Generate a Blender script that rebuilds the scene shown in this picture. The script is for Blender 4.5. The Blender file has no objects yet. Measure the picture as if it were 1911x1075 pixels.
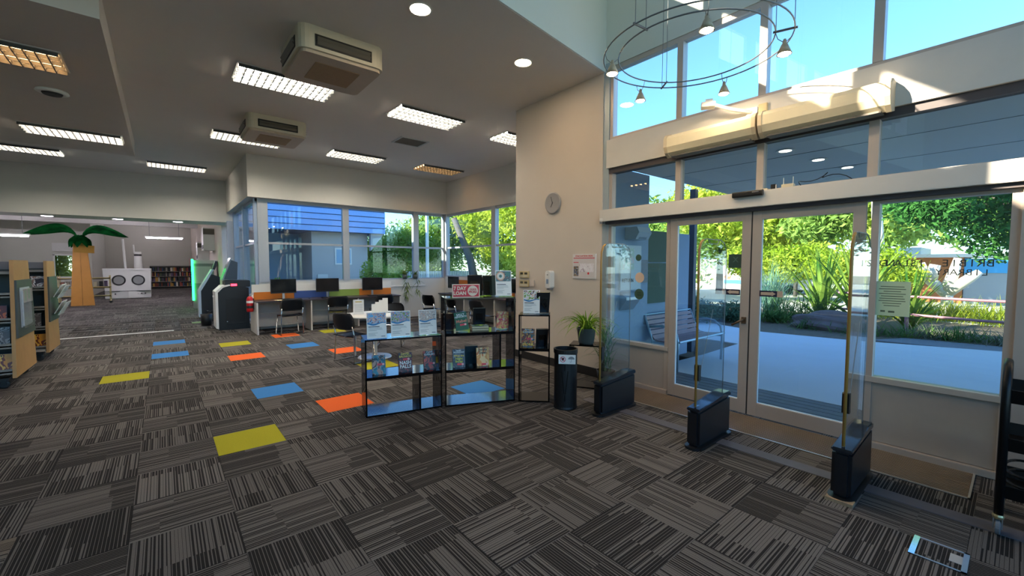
import bpy, bmesh, math, random
import numpy as np
from mathutils import Vector, Matrix, Euler
random.seed(7); rng = np.random.default_rng(7)
sc = bpy.context.scene; COL = sc.collection
PI = math.pi
# ------------------------------------------------------------------ camera
cam_d = bpy.data.cameras.new('camera'); cam = bpy.data.objects.new('camera', cam_d); COL.objects.link(cam)
F_PX, YAW, PITCH, ROLL, CAM_H = 787.416, 0.690815, 0.054587, 0.001682, 1.5677
cam_d.sensor_width = 36.0; cam_d.sensor_fit = 'HORIZONTAL'; cam_d.lens = F_PX / 1911 * 36
cam_d.clip_start = 0.05; cam_d.clip_end = 400
fw = Vector((math.sin(YAW) * math.cos(PITCH), math.cos(YAW) * math.cos(PITCH), -math.sin(PITCH)))
rt = Vector((math.cos(YAW), -math.sin(YAW), 0)); up = rt.cross(fw)
r2 = math.cos(ROLL) * rt + math.sin(ROLL) * up; u2 = -math.sin(ROLL) * rt + math.cos(ROLL) * up
cam.matrix_world = Matrix(((r2.x, u2.x, -fw.x, 0), (r2.y, u2.y, -fw.y, 0), (r2.z, u2.z, -fw.z, CAM_H), (0, 0, 0, 1)))
sc.camera = cam
# ------------------------------------------------------------------ sky, sun, exposure
SUN_DIR = Vector((1.0, -0.5, -0.525))
SKY_STRENGTH, SUN_STRENGTH, TUBE, EXPOSURE = 0.20, 6.8, 24.0, 1.8
w = bpy.data.worlds.new('sky'); sc.world = w; w.use_nodes = True
nt = w.node_tree; bg = nt.nodes['Background']
sky = nt.nodes.new('ShaderNodeTexSky'); sky.sky_type = 'NISHITA'; sky.sun_disc = False
sky.sun_elevation = math.radians(25); sky.sun_rotation = math.atan2(-SUN_DIR.x, -SUN_DIR.y)
sky.air_density = 1.0; sky.dust_density = 0.2; sky.ozone_density = 6.0
nt.links.new(sky.outputs[0], bg.inputs[0]); bg.inputs[1].default_value = SKY_STRENGTH
sun_d = bpy.data.lights.new('sun', 'SUN'); sun_d.energy = SUN_STRENGTH; sun_d.angle = 0.012; sun_d.color = (1.0, 0.86, 0.66)
sun = bpy.data.objects.new('sun', sun_d); COL.objects.link(sun)
sun.rotation_euler = SUN_DIR.to_track_quat('-Z', 'Y').to_euler(); sun.location = (-30, 15, 20)
sc.view_settings.view_transform = 'Standard'; sc.view_settings.look = 'None'
sc.view_settings.exposure = EXPOSURE; sc.view_settings.gamma = 1.0; sc.view_settings.use_curve_mapping = False

# ------------------------------------------------------------------ helpers
def hexc(s):
    s = s.lstrip('#'); v = [int(s[i:i + 2], 16) / 255 for i in (0, 2, 4)]
    return tuple((x / 12.92 if x <= 0.04045 else ((x + 0.055) / 1.055) ** 2.4) for x in v) + (1,)
MATS = {}
def mat(name, col='#808080', rough=0.6, metal=0.0, emit=0.0, emit_col=None, noise=0.0, nscale=20.0, bump=0.0, spec=0.5, trans=0.0):
    """principled material with a little procedural colour noise and relief"""
    if name in MATS: return MATS[name]
    m = bpy.data.materials.new(name); m.use_nodes = True; n = m.node_tree.nodes; L = m.node_tree.links
    b = n['Principled BSDF']; c = hexc(col) if isinstance(col, str) else col
    b.inputs['Base Color'].default_value = c; b.inputs['Roughness'].default_value = rough; b.inputs['Metallic'].default_value = metal
    b.inputs['Specular IOR Level'].default_value = spec
    if trans: b.inputs['Transmission Weight'].default_value = trans
    if emit:
        b.inputs['Emission Color'].default_value = hexc(emit_col) if emit_col else c; b.inputs['Emission Strength'].default_value = emit
    if noise or bump:
        tc = n.new('ShaderNodeTexCoord'); nz = n.new('ShaderNodeTexNoise'); nz.inputs['Scale'].default_value = nscale; nz.inputs['Detail'].default_value = 4
        L.new(tc.outputs['Object'], nz.inputs['Vector'])
        if noise:
            mr = n.new('ShaderNodeMapRange'); mr.inputs['To Min'].default_value = 1 - noise; mr.inputs['To Max'].default_value = 1 + noise
            L.new(nz.outputs['Fac'], mr.inputs['Value'])
            mx = n.new('ShaderNodeMix'); mx.data_type = 'RGBA'; mx.blend_type = 'MULTIPLY'; mx.inputs['Factor'].default_value = 1
            mx.inputs['A'].default_value = c; L.new(mr.outputs[0], mx.inputs['B']); L.new(mx.outputs['Result'], b.inputs['Base Color'])
        if bump:
            bp = n.new('ShaderNodeBump'); bp.inputs['Strength'].default_value = bump; bp.inputs['Distance'].default_value = 0.01
            L.new(nz.outputs['Fac'], bp.inputs['Height']); L.new(bp.outputs[0], b.inputs['Normal'])
    MATS[name] = m; return m
def glass(name, tint='#FFFFFF', base=0.0, ior=1.45, gcol=(1, 1, 1, 1)):
    """thin sheet glass: fresnel reflection over a tinted see-through sheet"""
    if name in MATS: return MATS[name]
    m = bpy.data.materials.new(name); m.use_nodes = True; n = m.node_tree.nodes; L = m.node_tree.links; n.remove(n['Principled BSDF'])
    o = n['Material Output']; t = n.new('ShaderNodeBsdfTransparent'); t.inputs[0].default_value = hexc(tint)
    g = n.new('ShaderNodeBsdfGlossy'); g.inputs['Roughness'].default_value = 0.01; g.inputs[0].default_value = gcol
    lw = n.new('ShaderNodeLayerWeight'); lw.inputs[0].default_value = 0.5; mx = n.new('ShaderNodeMixShader')
    p5 = n.new('ShaderNodeMath'); p5.operation = 'POWER'; p5.inputs[1].default_value = 5.0; L.new(lw.outputs['Facing'], p5.inputs[0])
    ma = n.new('ShaderNodeMath'); ma.operation = 'MULTIPLY_ADD'; ma.inputs[1].default_value = 0.9; ma.inputs[2].default_value = 0.035 + base; ma.use_clamp = True
    L.new(p5.outputs[0], ma.inputs[0]); L.new(ma.outputs[0], mx.inputs[0])
    L.new(t.outputs[0], mx.inputs[1]); L.new(g.outputs[0], mx.inputs[2]); L.new(mx.outputs[0], o.inputs[0])
    MATS[name] = m; return m
def smoked(name, fac=0.6):
    m = bpy.data.materials.new(name); m.use_nodes = True; n = m.node_tree.nodes; L = m.node_tree.links
    b = n['Principled BSDF']; b.inputs['Base Color'].default_value = (0.006, 0.006, 0.008, 1); b.inputs['Roughness'].default_value = 0.03; b.inputs['IOR'].default_value = 1.6
    t = n.new('ShaderNodeBsdfTransparent'); t.inputs[0].default_value = (0.55, 0.56, 0.6, 1); mx = n.new('ShaderNodeMixShader'); mx.inputs[0].default_value = fac
    L.new(t.outputs[0], mx.inputs[1]); L.new(b.outputs[0], mx.inputs[2]); L.new(mx.outputs[0], n['Material Output'].inputs[0]); MATS[name] = m; return m
def leafmat(name, a, b, trans=0.35, scale=1.5):
    if name in MATS: return MATS[name]
    m = bpy.data.materials.new(name); m.use_nodes = True; n = m.node_tree.nodes; L = m.node_tree.links; n.remove(n['Principled BSDF'])
    tc = n.new('ShaderNodeTexCoord'); nz = n.new('ShaderNodeTexNoise'); nz.inputs['Scale'].default_value = scale; nz.inputs['Detail'].default_value = 6; L.new(tc.outputs['Object'], nz.inputs['Vector'])
    r = n.new('ShaderNodeValToRGB'); r.color_ramp.elements[0].position = 0.35; r.color_ramp.elements[0].color = hexc(a); r.color_ramp.elements[1].position = 0.65; r.color_ramp.elements[1].color = hexc(b)
    L.new(nz.outputs['Fac'], r.inputs[0]); d = n.new('ShaderNodeBsdfDiffuse'); t = n.new('ShaderNodeBsdfTranslucent'); mx = n.new('ShaderNodeMixShader'); mx.inputs[0].default_value = trans
    L.new(r.outputs[0], d.inputs[0]); L.new(r.outputs[0], t.inputs[0]); L.new(d.outputs[0], mx.inputs[1]); L.new(t.outputs[0], mx.inputs[2]); L.new(mx.outputs[0], n['Material Output'].inputs[0])
    MATS[name] = m; return m
def picture(name, cols, scale=9.0):
    """flat colour print: patches of the given colours"""
    if name in MATS: return MATS[name]
    m = bpy.data.materials.new(name); m.use_nodes = True; n = m.node_tree.nodes; L = m.node_tree.links; b = n['Principled BSDF']; b.inputs['Roughness'].default_value = 0.35
    tc = n.new('ShaderNodeTexCoord'); nz = n.new('ShaderNodeTexNoise'); nz.inputs['Scale'].default_value = scale; nz.inputs['Detail'].default_value = 2; nz.inputs['Distortion'].default_value = 1.0
    L.new(tc.outputs['Object'], nz.inputs['Vector']); r = n.new('ShaderNodeValToRGB'); r.color_ramp.interpolation = 'CONSTANT'; e = r.color_ramp.elements
    k = len(cols)
    for i, c in enumerate(cols):
        pos = 0.0 if i == 0 else 0.33 + 0.34 * i / k
        el = e[0] if i == 0 else (e[1] if i == 1 else e.new(pos))
        el.position = pos; el.color = hexc(c)
    L.new(nz.outputs['Fac'], r.inputs[0]); L.new(r.outputs[0], b.inputs['Base Color']); MATS[name] = m; return m

class MB:
    """collects shapes into one mesh"""
    def __init__(s): s.bm = bmesh.new()
    def box(s, x0, x1, y0, y1, z0, z1, M=None):
        vs = [s.bm.verts.new((x, y, z)) for z in (z0, z1) for x, y in ((x0, y0), (x1, y0), (x1, y1), (x0, y1))]
        if M is not None:
            for v in vs: v.co = M @ v.co
        for f in ((3, 2, 1, 0), (4, 5, 6, 7), (0, 1, 5, 4), (1, 2, 6, 5), (2, 3, 7, 6), (3, 0, 4, 7)): s.bm.faces.new([vs[i] for i in f])
        return s
    def prism(s, pts, a0, a1, axis='y', M=None):
        """outline (p,q) extruded along axis: y -> (x,z); x -> (y,z); z -> (x,y)"""
        def P(p, q, a): return {'y': (p, a, q), 'x': (a, p, q), 'z': (p, q, a)}[axis]
        A = [s.bm.verts.new(P(p, q, a0)) for p, q in pts]; B = [s.bm.verts.new(P(p, q, a1)) for p, q in pts]
        if M is not None:
            for v in A + B: v.co = M @ v.co
        n = len(pts); s.bm.faces.new(A); s.bm.faces.new(B[::-1])
        for i in range(n): s.bm.faces.new((A[i], B[i], B[(i + 1) % n], A[(i + 1) % n]))
        return s
    def tube(s, path, r, n=8, closed=False, cap=True):
        P = [Vector(p) for p in path]; m = len(P); rings = []
        prevu = None
        for i, p in enumerate(P):
            if closed: t = (P[(i + 1) % m] - P[i - 1]).normalized()
            else: t = (P[min(i + 1, m - 1)] - P[max(i - 1, 0)]).normalized()
            if prevu is None:
                a = Vector((0, 0, 1)) if abs(t.z) < 0.9 else Vector((1, 0, 0)); u = t.cross(a).normalized()
            else: u = (prevu - t * prevu.dot(t)).normalized()
            prevu = u; v = t.cross(u); rr = r[i] if isinstance(r, (list, tuple)) else r
            rings.append([s.bm.verts.new(p + rr * (math.cos(2 * PI * k / n) * u + math.sin(2 * PI * k / n) * v)) for k in range(n)])
        for i in range(m if closed else m - 1):
            A, B = rings[i], rings[(i + 1) % m]
            for k in range(n): s.bm.faces.new((A[k], A[(k + 1) % n], B[(k + 1) % n], B[k]))
        if cap and not closed: s.bm.faces.new(rings[0][::-1]); s.bm.faces.new(rings[-1])
        return s
    def lathe(s, prof, cx=0, cy=0, n=20, z=0, M=None):
        rings = [[s.bm.verts.new((cx + r * math.cos(2 * PI * k / n), cy + r * math.sin(2 * PI * k / n), z + h)) for k in range(n)] for r, h in prof]
        if M is not None:
            for R in rings:
                for v in R: v.co = M @ v.co
        for A, B in zip(rings, rings[1:]):
            for k in range(n): s.bm.faces.new((A[k], A[(k + 1) % n], B[(k + 1) % n], B[k]))
        s.bm.faces.new(rings[0][::-1]); s.bm.faces.new(rings[-1]); return s
    def poly(s, pts): s.bm.faces.new([s.bm.verts.new(p) for p in pts]); return s
    def grid(s, fn, nu, nv):
        V = [[s.bm.verts.new(fn(i / nu, j / nv)) for j in range(nv + 1)] for i in range(nu + 1)]
        for i in range(nu):
            for j in range(nv): s.bm.faces.new((V[i][j], V[i + 1][j], V[i + 1][j + 1], V[i][j + 1]))
        return s
    def mesh(s, name, m=None, smooth=False, bevel=0.0, thick=0.0):
        if bevel: bmesh.ops.bevel(s.bm, geom=s.bm.edges[:], offset=bevel, segments=2, affect='EDGES', clamp_overlap=True)
        if thick: bmesh.ops.solidify(s.bm, geom=s.bm.faces[:], thickness=thick)
        bmesh.ops.recalc_face_normals(s.bm, faces=s.bm.faces[:])
        me = bpy.data.meshes.new(name); s.bm.to_mesh(me); s.bm.free()
        if m: me.materials.append(m)
        if smooth:
            for p in me.polygons: p.use_smooth = True
        return me
    def build(s, name, m, parent=None, loc=(0, 0, 0), rot=(0, 0, 0), smooth=False, bevel=0.0, thick=0.0, **tags):
        return link(s.mesh(name, m, smooth, bevel, thick), name, parent, loc, rot, **tags)
def link(me, name, parent=None, loc=(0, 0, 0), rot=(0, 0, 0), label=None, cat=None, group=None, kind=None):
    o = bpy.data.objects.new(name, me); COL.objects.link(o); o.location = loc; o.rotation_euler = rot
    if parent: o.parent = parent
    return tag(o, label, cat, group, kind)
def tag(o, label=None, cat=None, group=None, kind=None):
    if label: o['label'] = label
    if cat: o['category'] = cat
    if group: o['group'] = group
    if kind: o['kind'] = kind
    return o
def thing(name, label, cat, loc=(0, 0, 0), rz=0, group=None):
    o = bpy.data.objects.new(name, None); COL.objects.link(o); o.location = loc; o.rotation_euler = (0, 0, rz); o.empty_display_size = 0.1
    return tag(o, label, cat, group)
def kids(o): return [c for c in ALLC.get(o.name, [])]
def copy_tree(o, parent=None):
    c = o.copy(); COL.objects.link(c)
    if parent: c.parent = parent
    for ch in [x for x in bpy.data.objects if x.parent == o]: copy_tree(ch, c)
    return c
def dup(o, loc, rz=None, label=None, group=None):
    c = copy_tree(o); c.location = loc
    if rz is not None: c.rotation_euler = (0, 0, rz)
    return tag(c, label, None, group)
def S(o, label=None, cat=None):
    o['kind'] = 'structure'
    return tag(o, label, cat)
def text(body, size, m, parent, loc, rot=(PI / 2, 0, 0), align='CENTER', name='lettering', bold=0.0, sx=1.0, depth=0.0006):
    cu = bpy.data.curves.new('t', 'FONT'); cu.body = body; cu.size = size; cu.align_x = align; cu.align_y = 'CENTER'; cu.offset = bold; cu.extrude = depth; cu.resolution_u = 2
    tmp = bpy.data.objects.new('t', cu); COL.objects.link(tmp); dg = bpy.context.evaluated_depsgraph_get(); dg.update()
    me = bpy.data.meshes.new_from_object(tmp.evaluated_get(dg)); bpy.data.objects.remove(tmp); bpy.data.curves.remove(cu)
    me.materials.clear(); me.materials.append(m)
    for v in me.vertices: v.co.x *= sx
    if sx < 0: me.flip_normals()
    o = link(me, name, parent, loc, rot); return o
def npmesh(name, V, Fq, m):
    me = bpy.data.meshes.new(name); V = np.asarray(V, np.float32); Fq = np.asarray(Fq, np.int32); k = Fq.shape[1]
    me.vertices.add(len(V)); me.vertices.foreach_set('co', V.ravel()); me.loops.add(Fq.size); me.loops.foreach_set('vertex_index', Fq.ravel())
    me.polygons.add(len(Fq)); me.polygons.foreach_set('loop_start', np.arange(0, Fq.size, k, dtype=np.int32)); me.polygons.foreach_set('loop_total', np.full(len(Fq), k, np.int32))
    me.update(calc_edges=True); me.materials.append(m); return me
def leaf_mesh(name, m, blobs, n, size, seed=0, flat=0.0, hollow=0.55):
    """n folded leaves scattered through ellipsoids (cx,cy,cz,rx,ry,rz)"""
    g = np.random.default_rng(seed); B = np.array(blobs, float); wgt = (B[:, 3] * B[:, 4] * B[:, 5]) ** 0.67; idx = g.choice(len(B), n, p=wgt / wgt.sum())
    d = g.normal(size=(n, 3)); d /= np.linalg.norm(d, axis=1, keepdims=True); r = hollow + (1 - hollow) * g.random((n, 1))
    r *= (0.8 + 0.4 * g.random((n, 1)))
    c = B[idx, :3] + d * r * B[idx, 3:]
    t = g.normal(size=(n, 3)); t[:, 2] *= (1 - flat); t /= np.linalg.norm(t, axis=1, keepdims=True)
    q = np.cross(t, g.normal(size=(n, 3))); q /= np.linalg.norm(q, axis=1, keepdims=True); s = size * (0.6 + 0.8 * g.random((n, 1)))
    V = np.stack([c - t * s, c + q * s * 0.38, c + t * s, c - q * s * 0.38], 1).reshape(-1, 3)
    return npmesh(name, V, np.arange(4 * n).reshape(-1, 4), m)
def blade_verts(L, wdt, az, lean, droop, seg=5, base=(0, 0, 0)):
    """one arching strap leaf"""
    out = []; p = Vector(base); a = lean
    dirh = Vector((math.cos(az), math.sin(az), 0)); side = Vector((-math.sin(az), math.cos(az), 0))
    for i in range(seg + 1):
        t = i / seg; ww = wdt * (0.55 + 0.9 * t if t < 0.4 else (1 - t) * 1.52 + 0.02) / 2
        out += [p - side * ww, p + side * ww]
        p = p + (dirh * math.sin(a) + Vector((0, 0, 1)) * math.cos(a)) * (L / seg); a += droop / seg
    return out
def blade_mesh(name, m, specs, seg=5):
    V = []; F = []
    for sp in specs:
        b = len(V); V += [tuple(v) for v in blade_verts(*sp, seg=seg) ] if len(sp) == 5 else [tuple(v) for v in blade_verts(*sp[:5], seg=seg, base=sp[5])]
        F += [(b + 2 * i, b + 2 * i + 1, b + 2 * i + 3, b + 2 * i + 2) for i in range(seg)]
    return npmesh(name, V, F, m)
def arc(cx, cz, r, a0, a1, n): return [(cx + r * math.cos(a0 + (a1 - a0) * i / n), cz + r * math.sin(a0 + (a1 - a0) * i / n)) for i in range(n + 1)]
def rrect(x0, x1, z0, z1, r, n=4):
    return arc(x1 - r, z0 + r, r, -PI / 2, 0, n) + arc(x1 - r, z1 - r, r, 0, PI / 2, n) + arc(x0 + r, z1 - r, r, PI / 2, PI, n) + arc(x0 + r, z0 + r, r, PI, 1.5 * PI, n)
def T(x, y, z): return Matrix.Translation((x, y, z))
def RX(a): return Matrix.Rotation(a, 4, 'X')
def RY(a): return Matrix.Rotation(a, 4, 'Y')
def RZ(a): return Matrix.Rotation(a, 4, 'Z')
# ------------------------------------------------------------------ materials of the building
OX, OY, TS = 0.3007, 4.1300, 0.5          # carpet tile grid
def carpet_material():
    m = bpy.data.materials.new('striped_carpet'); m.use_nodes = True; n = m.node_tree.nodes; L = m.node_tree.links; b = n['Principled BSDF']; b.inputs['Roughness'].default_value = 0.95; b.inputs['Specular IOR Level'].default_value = 0.15
    def mth(op, a, c=None, clamp=False):
        k = n.new('ShaderNodeMath'); k.operation = op; k.use_clamp = clamp
        for i, x in enumerate((a, c)):
            if x is None: continue
            if isinstance(x, (int, float)): k.inputs[i].default_value = x
            else: L.new(x, k.inputs[i])
        return k.outputs[0]
    g = n.new('ShaderNodeNewGeometry'); sp = n.new('ShaderNodeSeparateXYZ'); L.new(g.outputs['Position'], sp.inputs[0])
    gx = mth('DIVIDE', mth('SUBTRACT', sp.outputs[0], OX), TS); gy = mth('DIVIDE', mth('SUBTRACT', sp.outputs[1], OY), TS)
    ix, iy = mth('FLOOR', gx), mth('FLOOR', gy); fx, fy = mth('FRACT', gx), mth('FRACT', gy)
    par = mth('FLOORED_MODULO', mth('ADD', ix, iy), 2.0)
    def mixv(a, c): return mth('ADD', mth('MULTIPLY', a, mth('SUBTRACT', 1.0, par)), mth('MULTIPLY', c, par))
    u, v = mixv(fx, fy), mixv(fy, fx)
    def white(a, c):
        k = n.new('ShaderNodeTexWhiteNoise'); k.noise_dimensions = '2D'; cx = n.new('ShaderNodeCombineXYZ'); L.new(a, cx.inputs[0]) if not isinstance(a, (int, float)) else None; L.new(c, cx.inputs[1]); L.new(cx.outputs[0], k.inputs['Vector']); return k.outputs['Value']
    r1 = white(ix, iy); r2 = white(mth('ADD', ix, 37.3), iy)
    col = mth('FLOOR', mth('MULTIPLY', u, 9.0))
    cut = mth('ADD', 0.25, mth('MULTIPLY', white(mth('FLOOR', mth('MULTIPLY', u, 2.2)), mth('MULTIPLY', r1, 91.0)), 0.6))
    sect = mth('GREATER_THAN', v, cut)
    seed = mth('ADD', mth('MULTIPLY', r1, 57.0), mth('MULTIPLY', sect, 11.7))
    u30 = mth('MULTIPLY', u, 30.0)
    s1 = white(mth('FLOOR', u30), seed)
    dens = mth('SUBTRACT', mth('MULTIPLY', white(sect, mth('MULTIPLY', r2, 71.0)), 0.7), 0.22)
    wid = mth('MINIMUM', mth('MAXIMUM', mth('ADD', mth('MULTIPLY', mth('POWER', s1, 1.6), 0.9), dens), 0.16), 0.9)
    st = mth('LESS_THAN', mth('FRACT', u30), wid)
    nz = n.new('ShaderNodeTexNoise'); nz.inputs['Scale'].default_value = 260; nz.inputs['Detail'].default_value = 2; L.new(g.outputs['Position'], nz.inputs['Vector'])
    fine = mth('ADD', 0.55, mth('MULTIPLY', nz.outputs['Fac'], 0.9))
    ramp = n.new('ShaderNodeMix'); ramp.data_type = 'RGBA'; L.new(st, ramp.inputs['Factor']); ramp.inputs['A'].default_value = hexc('#2b2928'); ramp.inputs['B'].default_value = hexc('#6f6a66')
    shade = mth('MULTIPLY', fine, mth('ADD', 0.85, mth('MULTIPLY', r2, 0.3)))
    mx = n.new('ShaderNodeMix'); mx.data_type = 'RGBA'; mx.blend_type = 'MULTIPLY'; mx.inputs['Factor'].default_value = 1; L.new(ramp.outputs['Result'], mx.inputs['A']); L.new(shade, mx.inputs['B']); L.new(mx.outputs['Result'], b.inputs['Base Color'])
    bp = n.new('ShaderNodeBump'); bp.inputs['Strength'].default_value = 0.35; bp.inputs['Distance'].default_value = 0.003; L.new(nz.outputs['Fac'], bp.inputs['Height']); L.new(bp.outputs[0], b.inputs['Normal'])
    return m
CARPET = carpet_material()
WALL = mat('wall_paint', '#c9c7c1', 0.8, noise=0.03, nscale=3, bump=0.05)
CREAM = mat('cream_paint', '#d0c3b4', 0.75, noise=0.03, nscale=3, bump=0.05)
CEIL = mat('ceiling_paint', '#d9d2c9', 0.9, noise=0.03, nscale=2)
SLABM = mat('dropped_ceiling_paint', '#cbc0b6', 0.9, noise=0.03, nscale=2)
ATR = mat('atrium_paint', '#d9dcd4', 0.8, noise=0.02, nscale=2)
ALU = mat('warm_grey_aluminium', '#b9ada2', 0.45, 0.25, noise=0.03)
ALUB = mat('cool_grey_aluminium', '#a7abb2', 0.45, 0.25, noise=0.03)
DARKF = mat('dark_frame', '#4a4446', 0.5)
DARKG = mat('dark_gasket', '#2c2b2c', 0.6)  # plain dark colour of the door seal and deck frame
BAND = mat('white_cladding', '#d3cec6', 0.6, noise=0.06, nscale=4)
KICK = mat('grey_lining_board', '#a69b90', 0.7, noise=0.05, nscale=12)
SKIRT = mat('black_skirting', '#1d1c1d', 0.5)
GLASS = glass('window_glass', '#e6f2f4'); GLASSD = glass('door_glass', '#e4f1f8'); TRGL = glass('transom_glass', '#e2eaea', 0.03)
WHITE = mat('white_plastic', '#e4e2dc', 0.45); BLACK = mat('black_plastic', '#17181a', 0.4, noise=0.1); STEEL = mat('brushed_steel', '#b9bcc0', 0.3, 0.8)
CHROME = mat('chrome_tube', '#cfd1d4', 0.12, 1.0); PAPER = mat('paper', '#eeece6', 0.7); WOOD = mat('tan_board', '#b98e58', 0.55, noise=0.12, nscale=6)
BEIGE = mat('beige_plastic', '#cfc4a6', 0.5, noise=0.04); INK = mat('black_print', '#1f1f22', 0.7); GREYINK = mat('grey_print', '#8c8c8e', 0.7); REDINK = mat('red_print', '#d22f35', 0.6)
CT = 4.137                                 # ceiling height
XE, XG = 4.66, 4.72                        # entry wall face, glazing line
# ------------------------------------------------------------------ floor and carpet tiles
floor = S(MB().prism([(-7, -4), (4.75, -4), (4.75, 5.3), (6.95, 5.3), (6.95, 11.8), (1.75, 11.8), (1.75, 36.8), (-2.85, 36.8), (-2.85, 30.2), (-7, 30.2)], -0.2, -0.005, 'z').build('floor', CARPET), 'dark striped carpet floor of the library', 'floor')
COLOURS = {(0, 0): 'lime', (2, 1): 'orange', (1, 3): 'blue', (-2, 7): 'lime', (-1, 10): 'blue', (-1, 13): 'blue', (1, 11): 'lime', (1, 8): 'orange',
           (3, 12): 'orange', (3, 9): 'blue', (5, 12): 'lime', (4, 7): 'orange', (5, 0): 'blue', (4, 4): 'lime', (4, 6): 'orange'}
del COLOURS[(4, 6)]
TC = {'lime': mat('lime_carpet', '#aaa52c', 0.95, noise=0.25, nscale=120, spec=0.1), 'orange': mat('orange_carpet', '#ea6a33', 0.95, noise=0.2, nscale=120, spec=0.1), 'blue': mat('blue_carpet', '#3f7fc0', 0.95, noise=0.2, nscale=120, spec=0.1)}
G_ = 0.0012
tile_me = MB().box(G_, TS - G_, G_, TS - G_, -0.005, 0).mesh('carpet_tile', CARPET)
tile_nar = MB().box(G_, 0.315, G_, TS - G_, -0.005, 0).mesh('carpet_tile', CARPET)
tile_col = {}
for k, mm in TC.items():
    t_ = tile_me.copy(); t_.materials.clear(); t_.materials.append(mm); tile_col[k] = t_
def visible(i, j):
    c = Vector((OX + (i + .5) * TS, OY + (j + .5) * TS, 0)) - Vector((0, 0, CAM_H)); z = c.dot(fw)
    if z < 0.4: return 0
    x, y = c.dot(r2) / z * F_PX, c.dot(u2) / z * F_PX
    return 1 / z ** 2 if abs(x) < 1080 and abs(y) < 680 else 0
cand = []; rest = []
for i in range(-15, 14):
    for j in range(-16, 26):
        x0, y0 = OX + i * TS, OY + j * TS
        if x0 + TS > 4.64 and y0 < 5.55: 
            continue
        if x0 + TS > 6.9 or x0 < -7 or y0 < -3.9 or y0 + TS > 16: continue
        if x0 + TS > 1.78 and y0 + TS > 11.65: continue
        nar = i == 7 and 0.15 < y0 + 0.35 and y0 < 3.2
        s_ = visible(i, j) * (10 if (i, j) in COLOURS else 1)
        (cand if s_ else rest).append((s_, i, j, nar))
cand.sort(reverse=True); rest += cand[300:]
for s_, i, j, nar in cand[:300]:
    c_ = COLOURS.get((i, j)); me = tile_col[c_] if c_ else (tile_nar if nar else tile_me)
    o = link(me, 'carpet_tile', floor, (OX + i * TS, OY + j * TS, 0))
    if c_: o['label'] = 'plain %s carpet tile' % c_
V = []; Fq = []
for s_, i, j, nar in rest:
    x0, y0 = OX + i * TS + G_, OY + j * TS + G_; x1 = x0 + (0.313 if nar else TS - 2 * G_); y1 = y0 + TS - 2 * G_; b0 = len(V)
    V += [(x0, y0, -.005), (x1, y0, -.005), (x1, y1, -.005), (x0, y1, -.005), (x0, y0, 0), (x1, y0, 0), (x1, y1, 0), (x0, y1, 0)]
    Fq += [tuple(b0 + q for q in f) for f in ((4, 5, 6, 7), (0, 1, 5, 4), (1, 2, 6, 5), (2, 3, 7, 6), (3, 0, 4, 7))]
tag(link(npmesh('carpet_tiles', V, Fq, CARPET), 'carpet_tiles', floor), kind='stuff')
# recessed entrance mat
mt = thing('entrance_mat', 'ribbed metal and brown entrance mat recessed before the glass doors', 'mat', (4.12, 0.16, 0))
MB().box(0, .53, 0, 3.05, -.004, .001).build('mat_base', mat('mat_base', '#1a1512', 0.8), mt)
MB().box(0, .012, 0, 3.05, .0, .008).box(0, .53, 0, .012, 0, .008).box(0, .53, 3.038, 3.05, 0, .008).build('mat_edge', mat('mat_edge', '#cfc9bf', 0.35, 0.7), mt)
rail_me = MB().box(0, .010, .014, 3.036, 0.001, .007).mesh('mat_rail', mat('mat_rail', '#97826e', 0.5, 0.2, noise=0.25, nscale=5))
for k in range(17): link(rail_me, 'mat_rail', mt, (.026 + k * .03, 0, 0))
MB().box(3.71, 3.84, -.6, 3.2, 0, .006).build('cable_cover_strip', mat('grey_vinyl', '#5d5a60', 0.6, noise=0.1), label='plain grey vinyl cable cover strip across the carpet by the security gates', cat='floor strip')
MB().box(-2.6, 0.15, 12.72, 12.80, 0, .008).build('pale_floor_strip', mat('pale_strip', '#e4e4e0', 0.5, 0.1), label='pale strip across the carpet before the far room', cat='floor strip')  # even pale strip laid over the carpet
fb = thing('floor_box', 'flush floor outlet box with carpet lid and metal rim near the black trolley', 'floor box', (3.09, .115, 0))
MB().box(0, .23, 0, .22, 0, .002).build('lid', CARPET, fb)
MB().box(0, .012, 0, .22, 0, .005).box(.218, .23, 0, .22, 0, .005).box(0, .23, .0, .022, 0, .005).build('rim', STEEL, fb)
MB().box(0.0, .23, .195, .22, 0, .006).build('hinge_plate', mat('mirror_steel', '#c7d2de', 0.08, 1.0), fb)
MB().box(.08, .17, .02, .07, 0, .004).build('cable_flap', mat('flap_grey', '#b7b7b5', 0.5), fb)
# ------------------------------------------------------------------ ceilings and bulkheads
EX = lambda x: 3.69 + (x - 4.68) * 0.1515       # edge of the atrium void
ceil = S(MB().prism([(-7, EX(-7)), (4.84, EX(4.84)), (4.84, 5.51), (7.05, 5.51), (7.05, 11.75), (1.78, 11.75), (1.78, 16.9), (-7, 16.9)], CT, CT + .25, 'z').build('ceiling', CEIL), 'flat warm grey painted ceiling', 'ceiling')
S(MB().box(-7, -.37, 5.49, 11.88, 3.81, CT).build('ceiling_bulkhead', SLABM), 'lowered grey ceiling panel over the left shelves', 'ceiling')
S(MB().box(1.57, 7.05, 11.56, 11.75, 3.15, CT).box(1.57, 1.78, 11.75, 15.74, 3.15, CT).build('wall_nook_bulkhead', WALL), 'deep white bulkhead above the computer nook windows', 'wall')
S(MB().box(6.9, 7.1, 5.5, 11.56, 3.15, CT).build('wall_nook_side_bulkhead', WALL), 'white bulkhead above the side windows of the computer nook', 'wall')
S(MB().prism([(-7, 16.7), (1.78, 15.74), (1.78, 17.1), (-7, 17.5)], 2.87, CT, 'z').build('wall_far_bulkhead', WALL), 'wide white bulkhead over the opening to the far room', 'wall')
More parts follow.
